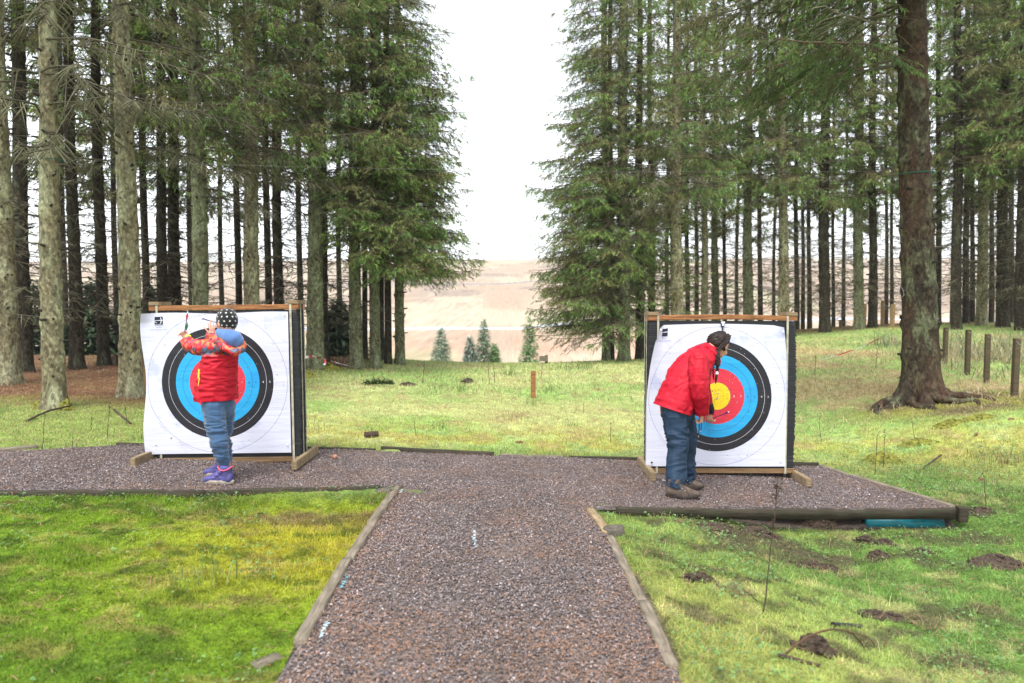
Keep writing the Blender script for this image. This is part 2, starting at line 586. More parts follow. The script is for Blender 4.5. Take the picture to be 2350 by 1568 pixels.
def scatter(n, test, box, dens=None):
    """random points in box where test is true"""
    x = rng.uniform(box[0], box[1], n); y = rng.uniform(box[2], box[3], n)
    k = test(x, y)
    x, y = x[k], y[k]
    if dens is not None:
        k = rng.random(len(x)) < dens(x, y); x, y = x[k], y[k]
    return x, y


def in_view(x, y, m=0.35):
    return (np.abs(x) < y * 0.645 + m) & (y > 2.2)


def stones(x, y, z, size, tint, name, mat, kind='stuff'):
    n = len(x)
    base = np.array([[1, 0, 0], [-1, 0, 0], [0, 1, 0], [0, -1, 0], [0, 0, 1], [0, 0, -1]], float)
    fct = np.array([[0, 2, 4], [2, 1, 4], [1, 3, 4], [3, 0, 4], [2, 0, 5], [1, 2, 5], [3, 1, 5], [0, 3, 5]])
    sc_ = rng.uniform(.6, 1.25, (n, 6, 1)) * base[None] * size[:, None, None]
    sc_[:, :, 2] *= .65
    q = rng.normal(size=(n, 6, 3)) * (size[:, None, None] * .18)
    p = sc_ + q
    a = rng.uniform(0, 2 * np.pi, n); ca, sa = np.cos(a)[:, None], np.sin(a)[:, None]
    t = rng.uniform(-.6, .6, n)[:, None]
    px = p[:, :, 0] * ca - p[:, :, 1] * sa; py = p[:, :, 0] * sa + p[:, :, 1] * ca; pz = p[:, :, 2] + px * t
    co = np.stack([px + x[:, None], py + y[:, None], pz + z[:, None]], -1).reshape(-1, 3)
    ff = (fct[None] + (np.arange(n) * 6)[:, None, None]).reshape(-1, 3)
    o = obj(name, arrays_mesh(name, co, [ff], np.repeat(tint, 6, 0)), mat)
    o['kind'] = kind
    return o


stone_attr = mat_attr("gravel_stone", 0.75, 0, 0.35)
gtest = lambda x, y: in_gravel(x, y, -0.01) & in_view(x, y)
x1, y1 = scatter(520000, gtest, (-5.2, 3.4, 2.2, 7.65), lambda x, y: .55 + .45 * sst(.38, .55, fbm(x / .4, y / .9, 44)))
n = len(x1)
size = rng.uniform(.0032, .0068, n) * rng.choice([1, 1, 1.35], n)
pal = np.array([(.13, .105, .10), (.20, .165, .16), (.075, .06, .06), (.30, .26, .26), (.17, .115, .085), (.40, .37, .38), (.11, .095, .11), (.25, .21, .20)])
tint = pal[rng.choice(len(pal), n, p=[.235, .19, .23, .055, .165, .005, .06, .06])] * rng.uniform(.5, 1.55, (n, 1)) * (.85 + .5 * fbm(x1 / .35, y1 / .8, 43)[:, None])
pt_ = sst(.45, .65, fbm(x1 / .6, y1 / .45, 42))[:, None]
tint = tint * (1 - pt_ * .18) + pt_ * .18 * np.array((.14, .085, .055))
z1 = hg(x1) + (fbm(x1 / .5, y1 / .5, 41) - .5) * .025 + rng.uniform(-.003, .006, n)
stones(x1, y1, z1, size, tint, "gravel", stone_attr)


def slivers(x, y, z, length, width, elev, tint, name, mat, curve=0.0, az=None, kind='stuff', ret=False):
    """thin bent blades: two quads each, from base x, y, z"""
    n = len(x)
    a = rng.uniform(0, 2 * np.pi, n) if az is None else az
    dx, dy = np.cos(a), np.sin(a)
    ce, se = np.cos(elev), np.sin(elev)
    d = np.stack([dx * ce, dy * ce, se], 1)
    d2 = np.stack([dx * np.cos(elev - curve), dy * np.cos(elev - curve), np.sin(elev - curve)], 1)
    s = np.stack([-dy, dx, np.zeros(n)], 1) * (width / 2)[:, None]
    p0 = np.stack([x, y, z], 1); p1 = p0 + d * (length * .55)[:, None]; p2 = p1 + d2 * (length * .45)[:, None]
    co = np.stack([p0 - s, p0 + s, p1 - s * .8, p1 + s * .8, p2], 1).reshape(-1, 3)
    k = (np.arange(n) * 5)[:, None]
    q = k + np.array([[0, 1, 3, 2]]); t = k + np.array([[2, 3, 4]])
    if ret: return co, q, t, np.repeat(tint, 5, 0)
    o = obj(name, arrays_mesh(name, co, [q, t], np.repeat(tint, 5, 0)), mat)
    o['kind'] = kind
    return o


needle_mat = mat_attr("fallen_needles", 0.8)
# fallen needles: dense along the kerbs and in drifts
def edge_d(x, y):
    return np.minimum(np.abs(x - path_x(PATH_L, y)), np.abs(x - path_x(PATH_R, y)))


def ndens(x, y):
    d = np.where(in_path(x, y), np.exp(-edge_d(x, y) / np.where(y < 4, .26, .15)) * (1.0 + 3 * (y < 3.6)), 0.06)
    return np.clip(d + .45 * sst(.55, .68, fbm(x / .45, y / .3, 51)) + .9 * sst(3.4, 2.5, y) * sst(.4, .6, fbm(x / .3, y / .2, 52)), 0, 1)


x1, y1 = scatter(150000, gtest, (-5.2, 3.4, 2.2, 7.65), ndens)
n = len(x1)
tint = np.array((.34, .17, .09))[None] * rng.uniform(.5, 1.35, (n, 1)) * np.array([[1, 1, 1]]) + rng.uniform(0, .04, (n, 1))
slivers(x1, y1, hg(x1) + rng.uniform(.004, .014, n), rng.uniform(.012, .045, n), rng.uniform(.0012, .003, n), rng.uniform(-.1, .25, n), tint, "needle_litter", needle_mat, 0.2)

# ------------------------------------------------------------------ grass, moss, clover
grass_mat = mat_attr("grass_blade", 0.6, 0.35, 0.25)


def gz(x, y):
    return hterrain(x, y)


def grass_patch(name, N, box, test, len_r, wid_r, elev_r, dens=None, tintf=None, curve=.6, light=1.0, mat=None):
    x, y = scatter(N, test, box, dens)
    n = len(x)
    t = ground_tint(x, y) * light * rng.uniform(.65, 1.4, (n, 1))
    t[:, 0] *= rng.uniform(.85, 1.2, n)
    if tintf is not None: t = tintf(x, y, t)
    L_ = rng.uniform(*len_r, n); W_ = rng.uniform(*wid_r, n); E_ = rng.uniform(*elev_r, n)
    print(name, n)
    return slivers(x, y, gz(x, y) - .003, L_, W_, E_, np.clip(t, 0, 1), name, mat or grass_mat, curve)


ng = lambda m: (lambda x, y: ~in_gravel(x, y, m) & in_view(x, y))
soil = lambda x, y: 1 - .92 * (ground_tint(x, y).sum(1) < .22)
grass_patch("moss", 420000, (-4.0, -.55, 2.2, 5.8), ng(.02), (.006, .024), (.002, .0045), (.3, 1.4), light=1.15)
grass_patch("grass", 330000, (.4, 5.2, 2.2, 6.6), ng(.03), (.012, .042), (.0016, .0036), (.25, 1.35), dens=soil, light=1.3)


def straw_mix(x, y, t):
    k = rng.random(len(x)) < .22
    t[k] = np.array((.45, .36, .2)) * rng.uniform(.7, 1.2, (k.sum(), 1))
    return t


grass_patch("grass", 110000, (-4.0, -.6, 2.2, 5.8), ng(.02), (.02, .065), (.0015, .003), (.5, 1.4), dens=lambda x, y: sst(.5, .62, fbm(x / .5, y / .5, 61)), light=1.1)
grass_patch("grass", 520000, (-8, 8.5, 6.3, 12.5), ng(.03), (.015, .05), (.003, .006), (.3, 1.35), dens=lambda x, y: soil(x, y) * (1 - .85 * sst(-4.2, -5, x) * sst(9.7, 10.4, y)), tintf=straw_mix, light=1.15)
grass_patch("grass", 330000, (-12, 18, 12.5, 27), ng(0), (.03, .09), (.006, .013), (.3, 1.35), dens=lambda x, y: 1 - .93 * (sst(-3.8, -5, x)), tintf=straw_mix, light=1.1)
grass_patch("grass", 26000, (.5, 5.2, 2.2, 6.8), ng(.03), (.04, .10), (.0016, .003), (.3, 1.2), dens=lambda x, y: soil(x, y) * sst(.45, .6, fbm(x / .4, y / .4, 62)), tintf=straw_mix, light=1.5)
# tall bleached grass on the bank behind the right-hand target
sd_ = lambda x, y: np.clip(sst(3.0, 4.6, x) * sst(9.3, 11, y) * (1 - sst(19, 22, y)) * sst(.4, .6, fbm(x / 1.2, y / 1.2, 71)), 0, 1)
def strawc(x, y, t):
    n = len(x); return np.array((.55, .43, .26)) * rng.uniform(.6, 1.25, (n, 1)) + 0 * t
grass_patch("dry_grass", 60000, (3, 14, 9.3, 22), ng(0), (.06, .16), (.004, .009), (.2, 1.2), dens=sd_, tintf=strawc, curve=.9)


def leaves(name, x, y, z, size, tint, mat):
    """little round leaves in threes"""
    n = len(x)
    out = []; k6 = 6
    ang = np.linspace(0, 2 * np.pi, k6, endpoint=False)
    a0 = rng.uniform(0, 2 * np.pi, n)
    tl = rng.uniform(-.5, .5, (n, 2))
    cs = []; ts = []
    for j in range(3):
        a = a0 + j * 2.094
        cx = x + np.cos(a) * size * .9; cy = y + np.sin(a) * size * .9
        lx = cx[:, None] + np.cos(ang)[None] * size[:, None] * .75; ly = cy[:, None] + np.sin(ang)[None] * size[:, None] * .75
        lz = z[:, None] + (lx - x[:, None]) * tl[:, :1] + (ly - y[:, None]) * tl[:, 1:] 
        cs.append(np.stack([lx, ly, lz], -1))
    co = np.stack(cs, 1).reshape(-1, 3)
    f = np.arange(n * 3 * k6).reshape(-1, k6)
    o = obj(name, arrays_mesh(name, co, [f], np.repeat(tint, 3 * k6, 0)), mat)
    o['kind'] = 'stuff'
    return o


leaf_mat = mat_attr("clover_leaf", 0.55, 0.25, 0.35)
def cd(x, y):
    yf = poly_y(PL_FRONT, x)
    near = np.exp(-np.maximum(yf - y, 0) / .22)
    return np.clip(.95 * near * ((x > .9) | (x < -1.2)) * sst(.35, .55, fbm(x / .25, y / .25, 82)) + .75 * sst(.5, .64, fbm(x / .35, y / .35, 81)) * np.where(x > .4, 1, .5), 0, 1)
x1, y1 = scatter(95000, lambda x, y: ng(.04)(x, y) & (y < 8.4) & ~((x > -4.5) & (x < 0) & (y > 6)), (-4.5, 6, 2.2, 8.4), cd)
n = len(x1)
tint = np.array((.12, .235, .065))[None] * rng.uniform(.5, 1.5, (n, 1)) + rng.uniform(0, .035, (n, 1))
leaves("clover", x1, y1, gz(x1, y1) + rng.uniform(.012, .045, n), rng.uniform(.003, .0068, n), tint, leaf_mat)
# needle litter and twigs scattered over the lawns and under the left wood
def ld(x, y):
    wood = sst(9.4, 10.4, y) * (1 - sst(-4.6, -3.4, x))
    return np.clip(.22 + .5 * np.exp(-edge_d(x, y) / .12) * (y < 5.6) + wood * .9 + .5 * sst(.6, .7, fbm(x / .4, y / .4, 91)), 0, 1)
x1, y1 = scatter(130000, lambda x, y: ng(.0)(x, y), (-12, 8, 2.2, 17), ld)
n = len(x1)
far_ = 1 + (y1 - 2) * .09
tint = np.array((.30, .15, .08))[None] * rng.uniform(.45, 1.4, (n, 1)) + rng.uniform(0, .05, (n, 1))
slivers(x1, y1, gz(x1, y1) + rng.uniform(.008, .03, n), rng.uniform(.015, .06, n) * far_, rng.uniform(.0015, .003, n) * far_, rng.uniform(-.1, .3, n), tint, "needle_litter", needle_mat, 0.2)
x1, y1 = scatter(2600, lambda x, y: ng(.0)(x, y), (-9, 8, 2.2, 13))
n = len(x1)
tint = np.array((.16, .09, .05))[None] * rng.uniform(.5, 1.6, (n, 1))
slivers(x1, y1, gz(x1, y1) + rng.uniform(.012, .035, n), rng.uniform(.05, .17, n), rng.uniform(.003, .006, n), rng.uniform(-.05, .25, n), tint, "twig_litter", needle_mat, 0.5)
# ------------------------------------------------------------------ spruces
bark_pale = mat_bark("pale_bark", (0.085, 0.068, 0.042), (0.25, 0.22, 0.13), (0.31, 0.31, 0.19), 0.2)
bark_green = mat_bark("green_bark", (0.06, 0.055, 0.032), (0.14, 0.14, 0.075), (0.18, 0.20, 0.115), 0.3)
bark_dark = mat_bark("dark_bark", (0.022, 0.018, 0.013), (0.055, 0.045, 0.03), (0.075, 0.08, 0.05), 0.05)
bark_red = mat_bark("red_bark", (0.022, 0.018, 0.013), (0.06, 0.046, 0.03), (0.13, 0.14, 0.08), 0.15, (0.072, 0.040, 0.026))
knot_m = mat_plain("dark_knots", (0.03, 0.024, 0.018), .95, .4, 30)
twig_mat = mat_attr("twig_wood", 0.85)
needle_green = mat_attr("spruce_needles", 0.6, 0.35, 0.25)
moss_mat = mat_plain("moss_cushion", (0.13, 0.13, 0.02), 0.95, 0.8, 24, 1.0, 0.02)


def trunk_mesh(seed, r, H, flare=1.0, sides=22, lobes=5, top=0.35, rings=None, knots=True):
    rs = np.random.default_rng(seed)
    if rings is None:
        zs = np.concatenate([np.linspace(-.35, .6, 15), np.arange(.68, min(H, 9), .09), np.arange(min(H, 9), H, .8)])
    else:
        zs = np.concatenate([np.linspace(-.35, .6, 6), np.linspace(.9, H, rings)])
    th = np.linspace(0, 2 * np.pi, sides, endpoint=False)
    Z, T = np.meshgrid(zs, th, indexing='ij')
    ph = rs.uniform(0, 6.28, 4)
    rad = r * (1 - (1 - top) * np.clip(Z, 0, None) / H) * (1 + .1 * np.exp(-np.clip(Z, 0, None) / 1.5))
    fl = np.exp(-np.clip(Z, -.1, None) / .16) * r * .42 * flare
    rad = rad + fl * (.65 + .5 * np.cos(lobes * T + ph[0]) + .25 * np.cos(3 * T + ph[1]))
    rad = rad + r * .05 * np.cos(2 * T + ph[2] + Z * .4) + (r * .12 if r < .2 else .010) * (fbm(np.cos(T) * 2.5 + seed, np.sin(T) * 2.5 + Z * 3.0, seed) - .5)
    if knots:
        wh = np.arange(rs.uniform(.5, .9), min(H, 12), rs.uniform(.38, .5))
        for w_ in wh: rad = rad + r * .15 * np.exp(-((Z - w_) / .05) ** 2) * (.6 + .8 * vnoise(T * 2 + w_ * 5, Z * 0 + seed, 3))
    wob = .03 * np.sin(zs * .7 + ph[3]) * np.clip(zs / 3, 0, 1)
    cx = wob[:, None] + np.cos(T) * rad; cy = np.sin(T) * rad
    co = np.stack([cx, cy, Z], -1).reshape(-1, 3)
    a = np.arange(len(zs) * sides).reshape(len(zs), sides)
    b_ = np.roll(a, -1, 1)
    f = np.stack([a[:-1], b_[:-1], b_[1:], a[1:]], -1).reshape(-1, 4)
    fs = [f]
    if knots:
        # broken branch stubs at the whorls
        cs = [co]; n0 = len(co); tri = []
        for w_ in np.concatenate([wh, rs.uniform(.4, 9, 45)]):
            for k in range(rs.integers(4, 8) if w_ in wh else 1):
                t = rs.uniform(0, 6.28); rr = r * (1 - (1 - top) * w_ / H) * 1.0
                o_ = np.array((math.cos(t), math.sin(t), .15)); s_ = np.array((-math.sin(t), math.cos(t), 0)); u_ = np.array((0, 0, 1.0))
                ln = rs.uniform(.02, .08) * (1 + 2 * r); w2 = rs.uniform(.013, .024) * (.7 + 2.5 * r)
                c0 = o_ * rr * .9 + np.array((0, 0, w_ + rs.uniform(-.05, .05)))
                q = [c0 + s_ * w2, c0 + u_ * w2, c0 - s_ * w2, c0 - u_ * w2]
                c1 = c0 + o_ * ln
                q += [c1 + s_ * w2 * .6, c1 + u_ * w2 * .6, c1 - s_ * w2 * .6, c1 - u_ * w2 * .6]
                cs.append(np.array(q))
                for j in range(4): tri.append((n0 + j, n0 + (j + 1) % 4, n0 + 4 + (j + 1) % 4, n0 + 4 + j))
                tri.append((n0 + 4, n0 + 5, n0 + 6, n0 + 7)); n0 += 8
        co = np.concatenate(cs); fs.append(np.array(tri))
    me = arrays_mesh("trunk", co, fs, None, True)
    if knots:
        mi = np.zeros(len(me.polygons), dtype=np.int32); mi[len(f):] = 1
        me.polygons.foreach_set('material_index', mi)
    return me


def branch_set(seed, zlo, zhi, Lmax, H, nb, bias_az=None, bias=0.0, zlo_front=None, droop=.28, twig_step=.075, rib=(.045, .10), ribw=(.009, .015),
               brown=.25, rdead=0.0, base_r=.14, hang=.55, dense=1.0, Lmin=.35, hue=0.0, zc=4.0, ribstep=.019, gain=1.0, deadcol=(.13, .12, .085)):
    """crown (needle sprays) and branches (wood) of one spruce, local to its base"""
    rs = np.random.default_rng(seed)
    wc, wf, wt, wn_ = [], [], [], 0
    P0, D0, LN, TN = [], [], [], []
    TB, TE, TW = [], [], []
    for i in range(nb):
        az = rs.uniform(0, 2 * np.pi)
        if bias_az is not None and rs.random() < bias: az = bias_az + rs.normal(0, .75)
        side = .5 + .5 * math.cos(az - bias_az) if bias_az is not None else 0
        lo = zlo if zlo_front is None else zlo * (1 - side) + zlo_front * side
        z0 = lo + (zhi - lo) * rs.random() ** 1.05
        L = Lmax * min(1.0, (H - z0) / (H - zc)) * rs.uniform(.72, .96)
        if bias_az is not None: L *= (.62 + .38 * side)
        if L < Lmin: L = Lmin
        nt_ = 9
        t = np.linspace(0, 1, nt_)
        dr = droop * rs.uniform(.6, 1.5)
        out = base_r * .5 + L * t * (1 - .08 * t)
        zz = z0 + L * (.10 * t - dr * t ** 1.5 + .12 * t ** 4)
        bend = (rs.normal(0, .22) * t * t + .035 * np.sin(t * rs.uniform(6, 13) + az)) * L
        ca, sa = math.cos(az), math.sin(az)
        pts = np.stack([out * ca - bend * sa, out * sa + bend * ca, zz], 1)
        # wood tube, 4 sided
        rr = (.005 + .0045 * L) * (1 - t * .72)
        tan = np.gradient(pts, axis=0); tan /= np.linalg.norm(tan, axis=1)[:, None]
        sd = np.cross(tan, [0, 0, 1]); sd /= np.linalg.norm(sd, axis=1)[:, None]
        up = np.cross(sd, tan)
        ring = np.stack([pts + sd * rr[:, None], pts + up * rr[:, None], pts - sd * rr[:, None], pts - up * rr[:, None]], 1)
        wc.append(ring.reshape(-1, 3))
        a = wn_ + np.arange(nt_ * 4).reshape(nt_, 4); b_ = np.roll(a, -1, 1)
        wf.append(np.stack([a[:-1], b_[:-1], b_[1:], a[1:]], -1).reshape(-1, 4)); wn_ += nt_ * 4
        dead = rs.random() < rdead
        wcol = np.array(deadcol) if dead else np.array((.09, .065, .045))
        wt.append(np.repeat((wcol * rs.uniform(.7, 1.5))[None], nt_ * 4, 0))
        # twigs
        m = max(4, int(L / twig_step * (0.45 if dead else dense)))
        s = rs.uniform(.12 if dead else .22, 1, m)
        bp = np.stack([np.interp(s, t, pts[:, k]) for k in range(3)], 1)
        bt = np.stack([np.interp(s, t, tan[:, k]) for k in range(3)], 1)
        bs = np.stack([np.interp(s, t, sd[:, k]) for k in range(3)], 1)
        sg = rs.choice([-1, 1], m)[:, None]
        ln = (L * .38 * (1.08 - s) + .10) * rs.uniform(.5, 1.25, m)
        dirn = bt * rs.uniform(.4, .9, (m, 1)) + bs * sg * rs.uniform(.5, 1, (m, 1))
        dirn[:, 2] -= hang * rs.uniform(.3, 1.6, m)
        dirn /= np.linalg.norm(dirn, axis=1)[:, None]
        TB.append(bp); TE.append(bp + dirn * ln[:, None]); TW.append(np.full(m, 1.0 if dead else 0.0))
        if dead: continue
        # sprays along each twig
        cnt = np.maximum(3, (ln / ribstep).astype(int))
        r_i = np.repeat(np.arange(m), cnt)
        u = rs.uniform(.12, 1.0, len(r_i))
        bb = bp[r_i] + dirn[r_i] * (ln[r_i] * u)[:, None]
        dd = dirn[r_i] + rs.normal(0, .55, (len(r_i), 3)); dd[:, 2] -= .25
        dd /= np.linalg.norm(dd, axis=1)[:, None]
        P0.append(bb); D0.append(dd); LN.append(rs.uniform(rib[0], rib[1], len(r_i)))
        isb = (rs.random() < brown)
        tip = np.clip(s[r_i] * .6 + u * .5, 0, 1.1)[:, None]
        base = np.array((.072, .128, .038)) * (1 - tip) + np.array((.215, .335, .072)) * tip  # fresh tips; their lightness and the dark core also paint in light and shade
        cool = np.array((.085, .165, .085))
        k = rs.random()
        base = base * (1 - .45 * k) + cool * .45 * k
        if isb: base = base * .5 + np.array((.23, .165, .085)) * .5
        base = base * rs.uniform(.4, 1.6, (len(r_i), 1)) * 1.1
        kb = rs.random(len(r_i)) < .14
        base[kb] = np.array((.21, .14, .075)) * rs.uniform(.6, 1.3, (kb.sum(), 1))
        base *= gain
        TN.append(base)
    # foliage ribbons
    P_ = np.concatenate(P0) if P0 else np.zeros((0, 3))
    fol = None
    if len(P_):
        D_ = np.concatenate(D0); L_ = np.concatenate(LN)[:, None]; T_ = np.concatenate(TN)
        n = len(P_)
        rv = rs.normal(size=(n, 3)); S_ = np.cross(D_, rv); S_ /= np.linalg.norm(S_, axis=1)[:, None]
        W_ = rs.uniform(ribw[0], ribw[1], (n, 1)) / 2
        D2 = D_ + np.array((0, 0, -.25)); 
        p1 = P_ + D_ * L_ * .5; p2 = p1 + D2 * L_ * .5
        co = np.stack([P_ - S_ * W_ * .6, P_ + S_ * W_ * .6, p1 - S_ * W_, p1 + S_ * W_, p2], 1).reshape(-1, 3)
        k = (np.arange(n) * 5)[:, None]
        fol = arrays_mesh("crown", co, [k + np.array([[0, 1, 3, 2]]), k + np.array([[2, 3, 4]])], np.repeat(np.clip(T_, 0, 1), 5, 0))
    # twig slivers, crossed by their own random turn
    B_ = np.concatenate(TB); E_ = np.concatenate(TE); DW = np.concatenate(TW)
    n = len(B_)
    d = E_ - B_; ln = np.linalg.norm(d, axis=1)[:, None]
    S_ = np.cross(d, rs.normal(size=(n, 3))); S_ /= np.linalg.norm(S_, axis=1)[:, None]
    S2 = np.cross(d / ln, S_)
    wd = (.0035 + .003 * DW)[:, None] * (.7 + .6 * rs.random((n, 1)))
    mid = B_ + d * .5 + np.array((0, 0, .04)) * ln
    co = np.stack([B_ - S_ * wd, B_ + S_ * wd * .5 + S2 * wd * .87, B_ + S_ * wd * .5 - S2 * wd * .87,
                   mid - S_ * wd * .8, mid + S_ * wd * .4 + S2 * wd * .7, mid + S_ * wd * .4 - S2 * wd * .7, E_], 1).reshape(-1, 3)
    k = wn_ + (np.arange(n) * 7)[:, None]
    q = np.concatenate([k + np.array([[0, 1, 4, 3]]), k + np.array([[1, 2, 5, 4]]), k + np.array([[2, 0, 3, 5]])])
    tt = np.concatenate([k + np.array([[3, 4, 6]]), k + np.array([[4, 5, 6]]), k + np.array([[5, 3, 6]])])
    tc = np.where(DW[:, None] > .5, np.array([[.115, .11, .065]]), np.array([[.12, .085, .055]])) * rs.uniform(.6, 1.5, (n, 1))
    wood = arrays_mesh("branches", np.concatenate(wc + [co]), wf + [q, tt], np.concatenate(wt + [np.repeat(tc, 7, 0)]))
    return fol, wood


VAR = {}
# crowns that reach down on the clearing side, left-hand edge (clearing towards +x)
for i in range(3):
    VAR['edgeL%d' % i] = branch_set(100 + i, 4.3, 14.5, 2.15, 15.0, 240, -.6, .5, 2.1, brown=.25, rdead=.05)
for i in range(3):
    VAR['edgeR%d' % i] = branch_set(120 + i, 2.9, 14.5, 2.35, 15.5, 250, math.pi + .65, .5, .6, brown=.36, rdead=.05)
for i in range(3):
    VAR['high%d' % i] = branch_set(140 + i, 5.0, 15.5, 2.35, 16.5, 210, -1.3, .45, 3.9, brown=.36, rdead=.2, hang=.8)
for i in range(3):
    VAR['far%d' % i] = branch_set(160 + i, 5.4, 17, 2.3, 18.0, 125, None, brown=.25, rib=(.10, .2), ribw=(.022, .036), twig_step=.10, rdead=.05, ribstep=.03)
for i in range(2):
    VAR['tall%d' % i] = branch_set(170 + i, 6.6, 15.5, 2.2, 17, 120, -1.3, .3, 5.9, brown=.4, rdead=.3, hang=.7, zc=7)
# dead lower limbs of trees inside the wood
DEAD = {}
for i in range(4):
    DEAD[i] = branch_set(180 + i, .9, 6.5, 1.15, 30, 80, None, rdead=1.0, droop=.30, twig_step=.045, hang=.6, Lmin=.25, deadcol=(.075, .06, .045))[1]
for i in range(2):
    DEAD[4 + i] = branch_set(190 + i, 3.0, 6.5, 2.5, 30, 20, -.5, .7, rdead=1.0, droop=.42, twig_step=.028, hang=.9, Lmin=.5, deadcol=(.065, .056, .038))[1]

